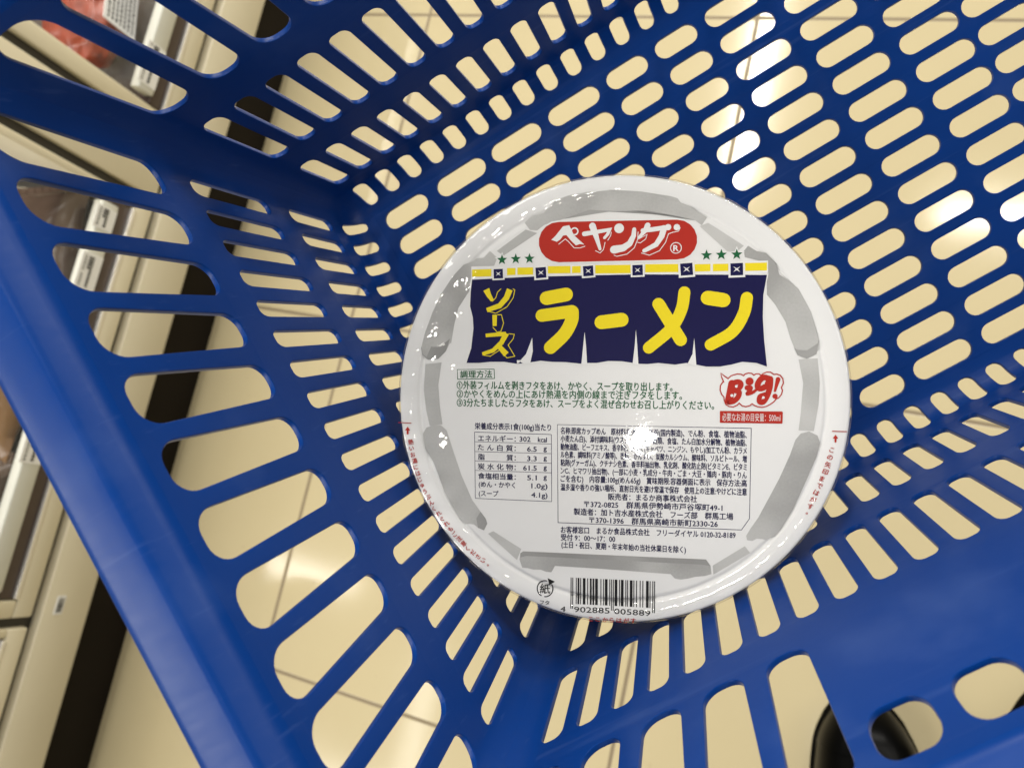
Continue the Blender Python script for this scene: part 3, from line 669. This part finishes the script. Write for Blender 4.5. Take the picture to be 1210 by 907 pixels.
for pts, w, w2 in [([(43.96, 7.32), (43.57, 4.52), (42.98, 0.71)], 2.64, 2.98), ([(43.64, 7.03), (44.02, 7.2), (44.43, 7.38), (44.83, 7.56), (45.21, 7.72), (45.57, 7.84), (45.89, 7.9), (46.19, 7.9), (46.46, 7.86), (46.71, 7.77), (46.92, 7.66), (47.08, 7.52), (47.2, 7.36), (47.26, 7.17), (47.27, 6.93), (47.24, 6.68), (47.17, 6.41), (47.05, 6.15), (46.9, 5.9), (46.68, 5.68), (46.41, 5.47), (46.09, 5.27), (45.74, 5.06), (45.4, 4.86), (45.08, 4.65)], 2.06, 1.95), ([(45.08, 4.65), (45.36, 4.56), (45.66, 4.48), (45.96, 4.4), (46.23, 4.3), (46.46, 4.18), (46.61, 4.0), (46.68, 3.77), (46.69, 3.48), (46.65, 3.17), (46.57, 2.84), (46.45, 2.51), (46.31, 2.21), (46.14, 1.92), (45.91, 1.63), (45.66, 1.34), (45.38, 1.06), (45.1, 0.82), (44.82, 0.62), (44.55, 0.48), (44.27, 0.38), (43.98, 0.32), (43.68, 0.26), (43.39, 0.21), (43.1, 0.15)], 1.95, 1.95), ([(49.6, 5.72), (49.82, 5.72), (50.06, 5.74), (50.31, 5.77), (50.53, 5.77), (50.69, 5.73), (50.78, 5.62), (50.76, 5.42), (50.66, 5.13), (50.51, 4.8), (50.33, 4.47), (50.17, 4.17), (50.06, 3.94), (49.97, 3.78), (49.88, 3.67), (49.8, 3.58), (49.76, 3.53), (49.77, 3.5), (49.85, 3.49), (50.03, 3.51), (50.29, 3.56), (50.61, 3.64), (50.95, 3.73), (51.28, 3.84), (51.56, 3.96), (51.8, 4.09), (52.02, 4.25), (52.22, 4.41), (52.42, 4.59), (52.63, 4.76), (52.83, 4.93)], 1.95, 1.03), ([(57.57, 9.26), (57.21, 9.36), (56.84, 9.48), (56.47, 9.6), (56.11, 9.7), (55.76, 9.73), (55.43, 9.68), (55.1, 9.53), (54.78, 9.29), (54.47, 8.99), (54.18, 8.66), (53.94, 8.32), (53.74, 8.0), (53.6, 7.67), (53.49, 7.31), (53.41, 6.95), (53.38, 6.6), (53.4, 6.29), (53.46, 6.05), (53.57, 5.86), (53.75, 5.7), (53.97, 5.58), (54.22, 5.51), (54.49, 5.49), (54.75, 5.51), (55.03, 5.59), (55.33, 5.72), (55.65, 5.9), (55.97, 6.12), (56.27, 6.37), (56.55, 6.64), (56.79, 6.95), (57.0, 7.31), (57.2, 7.69), (57.39, 8.09), (57.59, 8.49), (57.79, 8.88)], 2.18, 2.18), ([(57.89, 9.15), (57.89, 8.7), (57.9, 8.25), (57.91, 7.8), (57.91, 7.35), (57.88, 6.88), (57.83, 6.38), (57.75, 5.85), (57.65, 5.28), (57.52, 4.7), (57.38, 4.12), (57.22, 3.56), (57.04, 3.04), (56.83, 2.54), (56.6, 2.03), (56.35, 1.54), (56.09, 1.1), (55.83, 0.73), (55.59, 0.46), (55.33, 0.3), (55.06, 0.23), (54.79, 0.23), (54.55, 0.29), (54.34, 0.4), (54.19, 0.55), (54.1, 0.77), (54.05, 1.09), (54.03, 1.45), (54.06, 1.82), (54.14, 2.17), (54.27, 2.44), (54.47, 2.65), (54.74, 2.81), (55.06, 2.94), (55.41, 3.06), (55.75, 3.17), (56.07, 3.31)], 2.29, 1.72), ([(60.76, 9.08), (59.67, 4.63)], 1.72, 0.8)]: P.stroke(pts, w, 0, 4, w2)
for c, r in [((50.41, 8.18), 1.49), ((59.76, 2.69), 0.97)]: P.disc(c, r, 0, 4)
for c, r in [((45.6, 6.22), 0.52), ((44.03, 2.74), 0.57), ((55.57, 7.57), 0.46), ((55.56, 2.13), 0.52)]: P.disc(c, r, 1, 5, 10)
P.poly([(39.73, -3.39), (39.89, -3.22), (62.47, -3.03), (62.74, -3.3), (62.66, -7.4), (62.45, -7.58), (39.96, -7.76), (39.74, -7.54)], 0, 2)
P.text(*('必要なお湯の目安量：500ml', 40.58, -5.5, 21.3, 3.32, 0.35), mi=1, layer=3, bold=0.0)
P.done("big_balloon")

# nutrition table
P = Print([M_NAVY])
for pts, w in [([(-55.83, -13.44), (-24.81, -13.71)], 0.2), ([(-55.83, -13.44), (-55.37, -40.16)], 0.2), ([(-24.81, -13.71), (-24.46, -40.33)], 0.2), ([(-55.37, -40.16), (-24.46, -40.33)], 0.2), ([(-55.75, -17.32), (-24.71, -17.47)], 0.16), ([(-55.66, -21.27), (-24.68, -21.29)], 0.16), ([(-55.58, -25.03), (-24.58, -25.12)], 0.16), ([(-55.49, -28.86), (-24.55, -28.88)], 0.16)]: P.stroke(pts, w, 0, 1, caps=False)
for a in [('栄養成分表示1食(100g)当たり', -55.71, -11.2, 30.75, 2.93, 0.02), ('エネルギー：', -54.35, -15.84, 15.29, 2.81, 0.15), ('302', -37.48, -15.83, 4.34, 2.81, -0.26), ('kcal', -30.13, -15.85, 3.52, 2.81, -0.65), ('た ん 白 質：', -54.46, -19.46, 15.43, 2.68, -0.48), ('6.5', -34.43, -19.73, 3.8, 2.81, 0.45), ('g', -27.88, -19.88, 1.3, 2.81, 1.32), ('脂\u3000\u3000\u3000質：', -54.31, -23.35, 15.3, 2.68, -0.11), ('3.3', -34.4, -23.51, 3.8, 2.81, 0.6), ('g', -27.85, -23.65, 1.3, 2.81, 1.76), ('炭 水 化 物：', -54.42, -27.17, 15.44, 2.68, 0.0), ('61.5', -35.95, -27.28, 5.38, 2.81, 0.32), ('g', -27.82, -27.42, 1.3, 2.81, 1.76), ('食塩相当量：', -54.27, -31.0, 15.31, 2.68, -0.11), ('5.1', -34.34, -31.15, 3.8, 2.81, 0.9), ('g', -27.79, -31.26, 1.3, 2.81, 1.76), ('(めん・かやく', -53.98, -34.62, 14.78, 2.68, 0.16), ('1.0g)', -32.61, -34.62, 6.41, 2.81, 0.18), ('(スープ', -53.97, -38.25, 8.03, 2.68, 0.57), ('4.1g)', -32.58, -38.22, 6.41, 2.81, -0.27)]: P.text(*a, mi=0, layer=1, bold=0.018)
P.done("nutrition_table")

# ingredients panel and the address lines under it
P = Print([M_NAVY])
P.stroke([(-22.46, -9.75), (51.37, -9.59), (51.31, -44.06), (48.42, -48.48), (-21.85, -48.58)], 0.22, 0, 1, closed=True)
for a in [('名称:即席カップめん\u3000原材料名:めん(小麦粉(国内製造)、でん粉、食塩、植物油脂、', -21.13, -12.28, 70.88, 2.93, -0.01), ('小麦たん白)、添付調味料(ウスターソース、糖類、食塩、たん白加水分解物、植物油脂、', -21.1, -15.44, 70.9, 2.93, 0.06), ('動物油脂、ビーフエキス、香辛料)、かやく(キャベツ、ニンジン、もやし)/加工でん粉、カラメ', -21.07, -18.65, 70.92, 2.93, 0.19), ('ル色素、調味料(アミノ酸等)、香料、かんすい、炭酸カルシウム、酸味料、ソルビトール、増', -21.04, -21.75, 70.94, 2.93, 0.18), ('粘剤(グァーガム)、クチナシ色素、香辛料抽出物、乳化剤、酸化防止剤(ビタミンE、ビタミ', -21.02, -24.92, 70.97, 2.93, 0.24), ('ンC、ヒマワリ抽出物)、(一部に小麦・乳成分・牛肉・ごま・大豆・鶏肉・豚肉・りん', -20.99, -28.08, 70.99, 2.93, 0.31), ('ごを含む)\u3000内容量:100g(めん65g)\u3000賞味期限:容器側面に表示\u3000保存方法:高', -20.96, -31.25, 71.02, 2.93, 0.37), ('温多湿や香りの強い場所、直射日光を避け常温で保存\u3000使用上の注意:やけどに注意', -20.93, -34.41, 71.04, 2.93, 0.43), ('販売者：まるか商事株式会社', -2.27, -37.55, 33.97, 2.87, 0.47), ('〒372-0825\u3000群馬県伊勢崎市戸谷塚町49-1', -11.61, -40.8, 52.83, 2.87, 0.55), ('製造者：加ト吉水産株式会社\u3000フーズ部\u3000群馬工場', -15.65, -43.94, 60.88, 2.87, 0.41), ('〒370-1396\u3000群馬県高崎市新町2330-26', -9.56, -46.96, 49.12, 2.87, 0.45), ('お客様窓口\u3000まるか食品株式会社\u3000フリーダイヤル 0120-32-8189', -20.71, -51.32, 66.96, 2.87, 0.62), ('受付 9：00〜17：00', -20.69, -54.32, 21.33, 2.87, 0.51), ('(土日・祝日、夏期・年末年始の当社休業日を除く)', -20.38, -57.45, 48.15, 2.87, 0.21)]: P.text(*a, mi=0, layer=1, bold=0.02)
P.done("ingredients_panel")

# barcode
P = Print([M_BLACK])
code = "4902885005889"
LC = ["0001101","0011001","0010011","0111101","0100011","0110001","0101111","0111011","0110111","0001011"]
GC = ["0100111","0110011","0011011","0100001","0011101","0111001","0000101","0010001","0001001","0010111"]
PAR = ["LLLLLL","LLGLGG","LLGGLG","LLGGGL","LGLLGG","LGGLLG","LGGGLL","LGLGLG","LGLGGL","LGGLGL"]
RCd = ["".join('1' if c == '0' else '0' for c in s) for s in LC]
bits = "101" + "".join((LC if q == 'L' else GC)[int(dg_)] for dg_, q in zip(code[1:7], PAR[int(code[0])])) + "01010" + "".join(RCd[int(dg_)] for dg_ in code[7:]) + "101"
bx0, by0, bx1, by1, bh, bhl = (-16.67, -70.25, 16.25, -70.01, 10.36, 12.21)
i = 0
while i < 95:
    if bits[i] == '1':
        j = i
        while j < 95 and bits[j] == '1': j += 1
        guard = i < 3 or 45 <= i < 50 or i >= 92
        hh = bhl if guard else bh
        dx, dy = (bx1-bx0)/95, (by1-by0)/95
        ln = math.hypot(bx1-bx0, by1-by0); ux, uy = (by1-by0)/ln, -(bx1-bx0)/ln
        xa, ya = bx0+dx*i, by0+dy*i; xb, yb = bx0+dx*j, by0+dy*j
        m_ = 8
        for q in range(m_):
            q0, q1 = hh*q/m_, hh*(q+1)/m_
            P.poly([(xa+ux*q0, ya+uy*q0), (xb+ux*q0, yb+uy*q0), (xb+ux*q1, yb+uy*q1), (xa+ux*q1, ya+uy*q1)], 0, 1)
        i = j
    else:
        i += 1
for a in [('4', -20.46, -82.72, 1.9, 3.12, -5.44), ('902885', -15.11, -82.69, 13.9, 3.12, 1.03), ('005889', 0.64, -82.48, 13.96, 3.12, -0.08)]: P.text(*a, mi=0, layer=1, bold=0.01)
P.done("barcode")

# paper recycling mark
P = Print([M_BLACK])
c, r = ((-26.79, -75.18), 3.12)
P.ring(c, r, 0.42, 0, 1, 22, math.radians(75), math.radians(245))
P.ring(c, r, 0.42, 0, 1, 22, math.radians(265), math.radians(395))
P.poly([(c[0]+r*0.30, c[1]+r*1.35), (c[0]+r*1.25, c[1]+r*0.95), (c[0]+r*0.55, c[1]+r*0.45)], 0, 1)
for a in [('紙', -28.83, -75.22, 4.09, 4.12, 0.0), ('フタ', -28.79, -80.65, 3.8, 2.13, -1.06)]: P.text(*a, mi=0, layer=1, bold=0.015)
P.done("recycling_mark")

# red notes that run round the edge
for lines, arrows, chars in [([([(-87.58, -10.24), (-86.94, -10.25), (-86.31, -10.26), (-85.67, -10.28), (-85.03, -10.29), (-84.4, -10.31), (-83.76, -10.32), (-83.13, -10.33), (-82.49, -10.35), (-81.86, -10.36)], 0.3)], [[(-83.46, -11.78), (-82.32, -13.31), (-84.6, -13.36)], [(-83.85, -13.24), (-83.07, -13.22), (-83.06, -14.88), (-83.85, -14.9)]], [['熱', -82.23, -18.03, 2.35, 10.9], ['い', -81.73, -20.6, 2.35, 10.9], ['お', -81.24, -23.17, 2.35, 12.6], ['湯', -80.58, -25.71, 2.35, 14.5], ['に', -79.93, -28.24, 2.35, 16.6], ['は', -79.02, -30.7, 2.35, 20.5], ['じ', -78.11, -33.15, 2.35, 20.5], ['ゅ', -77.09, -35.56, 2.35, 24.2], ['う', -76.01, -37.95, 2.35, 24.2], ['ぶ', -74.84, -40.28, 2.35, 31.0], ['ん', -73.49, -42.53, 2.35, 31.0], ['く', -72.14, -44.77, 2.35, 33.6], ['れ', -70.49, -46.8, 2.35, 39.8], ['ぐ', -68.81, -48.81, 2.35, 39.8], ['れ', -67.13, -50.82, 2.35, 40.4], ['も', -65.43, -52.81, 2.35, 40.4], ['ご', -63.74, -54.81, 2.35, 40.4], ['注', -61.97, -56.74, 2.35, 46.9], ['意', -60.06, -58.53, 2.35, 46.9], ['く', -58.15, -60.32, 2.35, 46.9], ['だ', -56.14, -61.99, 2.35, 56.5], ['さ', -53.96, -63.43, 2.35, 56.5], ['い', -51.77, -64.88, 2.35, 56.5], ['。', -49.59, -66.32, 2.35, 56.5]]), ([([(80.33, -10.01), (80.93, -10.01), (81.53, -10.01), (82.13, -10.02), (82.73, -10.02), (83.33, -10.03), (83.93, -10.03), (84.53, -10.04), (85.12, -10.04), (85.72, -10.04)], 0.3)], [[(81.56, -11.25), (82.55, -12.65), (80.63, -12.69)], [(81.25, -12.58), (81.91, -12.57), (81.95, -14.09), (81.29, -14.1)]], [['こ', 80.58, -17.11, 2.35, -16.3], ['の', 79.79, -19.83, 2.35, -16.3], ['矢', 79.01, -22.55, 2.35, -15.8], ['印', 78.21, -25.26, 2.35, -18.8], ['ま', 77.3, -27.94, 2.35, -18.8], ['で', 76.31, -30.59, 2.35, -21.4], ['は', 75.24, -33.21, 2.35, -24.8], ['が', 74.06, -35.78, 2.35, -24.8], ['す', 73.17, -38.45, 2.35, -12.7], ['。', 72.55, -41.21, 2.35, -12.7]]), ([], [], [['こ', -8.31, -86.29, 2.4, 0], ['こ', -5.59, -86.23, 2.4, 0], ['か', -2.86, -86.17, 2.4, 0], ['ら', -0.13, -86.1, 2.4, 0], ['は', 2.59, -86.04, 2.4, 0], ['が', 5.32, -85.98, 2.4, 0], ['す', 8.04, -85.92, 2.4, 0]])]:
    P = Print([M_RED])
    for pts, w in lines: P.stroke(pts, w, 0, 4, caps=False)
    for pts in arrows: P.poly(pts, 0, 4)
    for ch, x, y, h, a in chars:
        ca, sa = math.cos(math.radians(a)), math.sin(math.radians(a))
        P.text(ch, x-ca*h*0.42, y-sa*h*0.42, 0, h, a, 0, 4, bold=0.018)
    P.done("edge_note")

# clear shrink film, taut over the middle and crinkled round the edge
bm = bmesh.new()
FOLDS = [(-60.22, 44.88, -0.1237, 0.1052, 7.5), (-61.22, 35.43, -0.1256, 0.0884, 6.0), (-72.73, 27.3, -0.1456, 0.074, 7.0), (-71.29, 15.71, -0.1431, 0.0534, 4.0), (-64.27, 12.7, -0.1309, 0.0479, 3.6), (-68.37, -17.12, -0.1376, -0.0047, 5.5), (-77.26, 0.57, -0.1533, 0.0267, 2.6), (-75.48, -2.84, -0.1502, 0.0207, 2.2), (-73.99, -27.25, -0.1471, -0.0222, 2.0), (-56.44, 49.22, -0.1171, 0.113, 2.0), (-45.4, -74.64, -0.0959, -0.1049, 2.0)]
def crinkle(r, z, a, k):
    rm = r*1000
    t = max(0.0, min(1.0, (rm-50)/22))
    v = Vector((math.cos(a)*rm*0.12, math.sin(a)*rm*0.12, 1.7))
    nz = noise.noise(v)*0.5 + abs(noise.noise(v*2.1))*0.55 + noise.noise(v*4.9)*0.16
    left = 0.10 + 0.90*max(0.0, math.cos(a-math.radians(172)))**1.5
    edge = max(0.0, 1-abs(rm-(e-1.5))/4.0)
    pleat = 0.30*edge*abs(math.sin(a*75 + 5*noise.noise(Vector((a*6, 0, 3)))))**3*(0.15+1.3*abs(noise.noise(Vector((a*9, 2, 0)))))
    lift = max(0.0, (0.60*t*left*nz + pleat))
    over = max(0.0, (rm-e)/0.7)
    calm, fold = 1.0, 0.0
    x, y = rm*math.cos(a), rm*math.sin(a)
    for px, py, gx, gy, rad in FOLDS:      # single folds where the film stands off the lid
        dx, dy = x-px, y-py
        d2 = (dx*dx+dy*dy)/(rad*rad)
        if d2 < 4:
            q = Vector((x*0.55, y*0.55, 4.0))
            wnd = math.exp(-d2*d2)
            calm *= 1-wnd
            fold += ((gx*dx+gy*dy) + 0.013*rad*noise.noise(q))*wnd
    lift = max(-0.7, lift*calm + fold)
    return r + 0.25*MM*nz*min(1, over), z + (lift + (pleat if rm > e else 0))*MM
fp = [(r*MM, LIDZ + (0.95 + max(0.0, lid_z(r)) + 0.2*min(1, r/e))*MM) for r in [0.01] + [4*i for i in range(1, 12)] + [44+1.0*i for i in range(1, 29)] + [e-13+13.0*i/24 for i in range(25)]]
fp += [((e+0.5)*MM, LIDZ+0.3*MM), ((e+0.75)*MM, LIDZ-0.8*MM), ((e+0.6)*MM, LIDZ-2.4*MM), ((e-0.2)*MM, LIDZ-4.9*MM), (81.5*MM, LIDZ-8*MM), (74*MM, LIDZ-23*MM)]
lathe(bm, fp, 420, crinkle)
film = mesh_from_bm("shrink_film", bm, M_FILM, bowl, angle=80)

# ---------------------------------------------------------------- shop shelf at the left
XF = -0.78
shelf = empty("display_shelf", (XF, 0, 0))
tag(shelf, "beige steel shop shelf with dark kick plate and white price rail beside the basket", "display shelf")
Y0, Y1 = -1.9, 2.6
def sbox(name, x0, x1, y0, y1, z0, z1, m, bevel=0.0, parent=None):
    o = box_obj(name, (x0-XF, x1-XF, y0, y1, z0, z1), m, parent or shelf, bevel)
    return o
sbox("kick_plate", -1.24, -0.800, Y0, Y1, 0.0, 0.0985, M_KICK)
bp_ = sbox("base_panel", -1.25, XF, Y0, Y1, 0.0975, 0.166, M_BEIGE, 0.002)
sbox("groove", -1.25, XF-0.012, Y0+0.001, Y1-0.001, 0.1655, 0.1795, M_GAP)
lab = sbox("barcode_label", XF+0.0004, XF+0.0012, -0.2545, -0.2325, 0.139, 0.151, M_TAG, parent=bp_)
lab.matrix_parent_inverse = Matrix.Identity(4)
lb = bmesh.new(); yy = -0.2515
while yy < -0.236:
    w_ = random.choice((0.0006, 0.0011, 0.0016)); add_box(lb, 0.0013, 0.0015, yy, yy+w_, 0.141, 0.149); yy += w_ + random.choice((0.0007, 0.0011))
mesh_from_bm("barcode", lb, M_BLACK, lab)
# modules of the shelf: each its own frame, edge, strip and rail, with dark seams between
mods = [(-0.785, -0.2675), (-0.2555, 0.243), (0.333, 0.85), (0.94, 1.45), (1.54, 2.05)]
for (ya, yb) in mods:
    sbox("shelf_frame", -1.22, XF, ya, yb, 0.179, 0.204, M_BEIGE, 0.002)
    sbox("metal_edge", XF-0.006, XF+0.0015, ya+0.022, yb-0.012, 0.2042, 0.2095, M_ALU, 0.0008)
    sbox("trim_strip", XF-0.02, XF-0.002, ya+0.022, yb-0.012, 0.2097, 0.2285, M_BROWN, 0.001)
    sbox("price_rail", XF-0.012, XF+0.002, ya+0.03, yb-0.02, 0.2287, 0.2525, M_RAIL, 0.002)
    sbox("shelf_deck", -1.22, XF-0.021, ya+0.004, yb-0.004, 0.2045, 0.212, M_SHELF)
    g = sbox("clear_guard", XF-0.0115, XF-0.0095, ya+0.024, yb-0.014, 0.2535, 0.292, M_GUARD)
    sbox("end_post", -0.84, XF, ya, ya+0.020, 0.2045, 0.47, M_BEIGE, 0.002)
    sbox("end_post", -0.84, XF, yb-0.010, yb, 0.2045, 0.47, M_BEIGE, 0.002)
for yc, wd in ((-0.2615, 0.012), (0.249, 0.012), (0.327, 0.011), (0.856, 0.012), (0.934, 0.012)):
    sbox("seam", -0.86, XF-0.008, yc-wd/2, yc+wd/2, 0.1797, 0.466, M_GAP)
for yc in (0.288, 0.895):
    sbox("middle_post", -0.84, XF, yc-0.033, yc+0.033, 0.1797, 0.47, M_BEIGE, 0.002)
sbox("back_panel", -1.27, -1.251, Y0, Y1, 0.0, 0.45, M_BACK)
# price tags on the rail
def price_tag(y0, y1, z0, z1):
    t_ = sbox("price_tag", XF+0.0022, XF+0.003, y0, y1, z0, z1, M_TAG)
    b_ = bmesh.new()
    yy = y0+0.003
    while yy < y1-0.004:
        ww = random.uniform(0.0012, 0.0032)
        add_box(b_, 0.0031, 0.0033, yy, yy+ww, z0+0.011, z0+0.0145+0.004*(yy > (y0+y1)/2))
        if random.random() < 0.8: add_box(b_, 0.0031, 0.0033, yy, yy+ww*0.8, z1-0.0065, z1-0.0045)
        yy += ww+0.0009
    mesh_from_bm("tag_print", b_, M_BLACK, t_)
for y0_, y1_ in ((0.190, 0.216), (0.118, 0.160), (-0.083, -0.050), (0.37, 0.42)):
    price_tag(y0_, y1_, 0.230, 0.258)

# goods on the shelf
def food_bag(loc, lx, ly, lz, m, label, rz=0.0, seed=0, tilt=0.0):
    t_ = empty("food_bag", loc, rz); t_.rotation_euler = (0, tilt, rz)
    tag(t_, label, "food bag", "bags of food on the shelf")
    b_ = bmesh.new(); nu, nv = 18, 26
    grid = {}
    for side in (1, -1):
        for i in range(nu+1):
            for j in range(nv+1):
                u, v = i/nu*2-1, j/nv*2-1
                bul = (max(0, 1-u**4)**0.6)*(max(0, 1-abs(v)**2.5)**0.7)
                z = lz/2*bul*side + lz*0.07*noise.noise(Vector((u*3+seed, v*4, side*2)))*(0.3+bul)
                if side < 0 and (i in (0, nu) or j in (0, nv)):
                    grid[side, i, j] = grid[1, i, j]; continue
                grid[side, i, j] = b_.verts.new((u*lx/2*(1-0.06*(1-v*v)), v*ly/2, lz/2+z))
    for side in (1, -1):
        for i in range(nu):
            for j in range(nv):
                q = [grid[side, i, j], grid[side, i+1, j], grid[side, i+1, j+1], grid[side, i, j+1]]
                b_.faces.new(q if side > 0 else q[::-1])
    mesh_from_bm("bag_body", b_, m, t_, angle=80)
    for sg in (1, -1):
        b_ = bmesh.new(); n_ = 24
        for k in range(n_):
            xa = -lx/2 + lx*k/n_
            add_box(b_, xa, xa+lx/n_*0.96, sg*ly/2-0.006, sg*ly/2+0.006, lz/2-0.0004-0.0006*(k % 2), lz/2+0.0006+0.0006*(k % 2))
        mesh_from_bm("sealed_end", b_, m, t_)
    b_ = bmesh.new()
    add_box(b_, -lx*0.22, lx*0.22, -ly*0.16, ly*0.10, lz*0.985, lz*1.0)
    mesh_from_bm("printed_patch", b_, M_TAG, t_)
    return t_
food_bag((-0.885, 0.155, 0.2125), 0.15, 0.15, 0.045, M_BAGD, "dark brown food bag at the end of the shelf nearest the post", 0.15, 1)
food_bag((-0.890, -0.005, 0.2125), 0.16, 0.15, 0.05, M_BAG, "golden brown food bag in the middle of the shelf bay", -0.1, 2)
food_bag((-0.880, -0.165, 0.2125), 0.15, 0.15, 0.045, M_BAGD, "dark food bag nearest the lower seam of the shelf", 0.1, 3)
food_bag((-0.885, -0.37, 0.2125), 0.15, 0.16, 0.045, M_BAG, "brown food bag in the bay below the lower shelf seam", 0.1, 4)

def food_tray(loc, rz):
    t_ = empty("food_tray", loc, rz)
    tag(t_, "clear plastic tray of orange red food with a white label on the shelf", "food tray")
    b_ = bmesh.new()
    for k in range(7):
        add_box(b_, -0.055, 0.055, -0.075+k*0.022, -0.075+k*0.022+0.018, 0.0, 0.014)
    mesh_from_bm("ribbed_base", b_, M_CLEAR, t_)
    b_ = bmesh.new()
    bmesh.ops.create_icosphere(b_, subdivisions=5, radius=1)
    for v in b_.verts:
        d = v.co.copy()
        s_ = 1 + 0.10*noise.noise(d*3) + 0.05*noise.noise(d*9)
        v.co = Vector((d.x*0.055*s_, d.y*0.068*s_, 0.045 + d.z*0.040*s_))
    mesh_from_bm("food", b_, M_FOOD, t_, angle=180)
    b_ = bmesh.new()
    for (x0, x1, y0, y1) in ((-0.060, 0.060, -0.080, 0.080),):
        add_box(b_, x0, x1, y0, y1, 0.0145, 0.094)
    bmesh.ops.bevel(b_, geom=list(b_.edges), offset=0.012, segments=3, affect='EDGES')
    mesh_from_bm("clear_cover", b_, M_CLEAR, t_, angle=60)
    b_ = bmesh.new(); add_box(b_, 0.0605, 0.0612, -0.035, 0.040, 0.030, 0.078)
    l_ = mesh_from_bm("white_label", b_, M_TAG, t_)
    b_ = bmesh.new()
    for q in range(7):
        yy = -0.030
        while yy < 0.030-0.010*(q % 2):
            ww = random.uniform(0.002, 0.006)
            add_box(b_, 0.0613, 0.0615, yy, yy+ww, 0.034+q*0.006, 0.0365+q*0.006); yy += ww+0.0018
    mesh_from_bm("label_print", b_, M_BLACK, l_)
    return t_
food_tray((-0.885, 0.445, 0.2125), 0.25)

# ---------------------------------------------------------------- shoes on the floor
def shoe(loc, rz, mirror, label):
    t_ = empty("shoe", loc, rz)
    tag(t_, label, "shoe", "pair of black shoes")
    def outline(v):            # v 0 heel .. 1 toe -> half width, centre shift
        w = 0.034 + 0.016*math.sin(PI*min(1, max(0, (v-0.35)/0.62)))*1.0 - 0.006*math.sin(PI*min(1, max(0, (v-0.1)/0.5)))
        if v > 0.80: w *= math.sqrt(max(0.0, 1-((v-0.80)/0.20)**2.2))
        if v < 0.12: w *= math.sqrt(max(0.0, 1-((0.12-v)/0.12)**2))*0.9+0.1
        return max(w, 0.0015), mirror*0.010*math.sin(PI*v)
    def height(v):
        if v < 0.45: return 0.082 - 0.008*v
        q = (v-0.45)/0.55
        return 0.078*(1-q)**1.25 + 0.040*q**0.5*max(0.0, 1-max(0.0, (q-0.75)/0.25)**2)*0.95 + 0.012
    L_ = 0.275
    def shell(z0f, z1f, name, m, grow, nv=44, nu=20):
        b_ = bmesh.new(); rings = []
        for i in range(nv+1):
            v = i/nv; hw_, sh = outline(v); hw_ += grow if 0.02 < v < 0.985 else grow*0.6
            z0, z1 = z0f(v), z1f(v)
            ring = []
            for j in range(nu+1):
                a = PI*j/nu
                x = sh + hw_*math.copysign(abs(math.cos(a))**0.62, math.cos(a))
                z = z0 + (z1-z0)*abs(math.sin(a))**0.75
                ring.append(b_.verts.new((x, -L_+L_*v + (grow*0.5 if v > 0.9 else 0), z)))
            rings.append(ring)
        for A, B in zip(rings, rings[1:]):
            for j in range(nu): b_.faces.new((A[j], A[j+1], B[j+1], B[j]))
            b_.faces.new((A[0], B[0], B[nu], A[nu]))
        b_.faces.new(rings[0]); b_.faces.new(rings[-1][::-1])
        return mesh_from_bm(name, b_, m, t_, angle=50)
    shell(lambda v: 0.010, height, "upper", M_SHOE, 0.0)
    shell(lambda v: 0.0, lambda v: 0.017, "sole", M_SOLE, 0.0035)
    shell(lambda v: 0.0095, lambda v: (height(v)+0.0022) if v > 0.80 else 0.012, "toe_cap", M_SHOE, 0.0006)
    b_ = bmesh.new()
    for k in range(5):
        y = -0.145 + k*0.018
        add_box(b_, -0.018, 0.018, y, y+0.006, height((L_+y)/L_)+0.0005, height((L_+y)/L_)+0.0040)
    mesh_from_bm("laces", b_, M_SOLE, t_)
    for sg in (1, -1):
        b_ = bmesh.new()
        bmesh.ops.create_uvsphere(b_, u_segments=10, v_segments=8, radius=0.0035)
        for v in b_.verts: v.co += Vector((sg*0.024, -0.075, height((L_-0.075)/L_)-0.006))
        mesh_from_bm("eyelet", b_, M_EYELET, t_)
shoe((0.098, -0.112, 0), math.radians(7), 1, "left black leather shoe seen through the end slot and first opening")
shoe((0.292, -0.035, 0), math.radians(-6), -1, "right black leather shoe, only its edge seen through the outer opening")
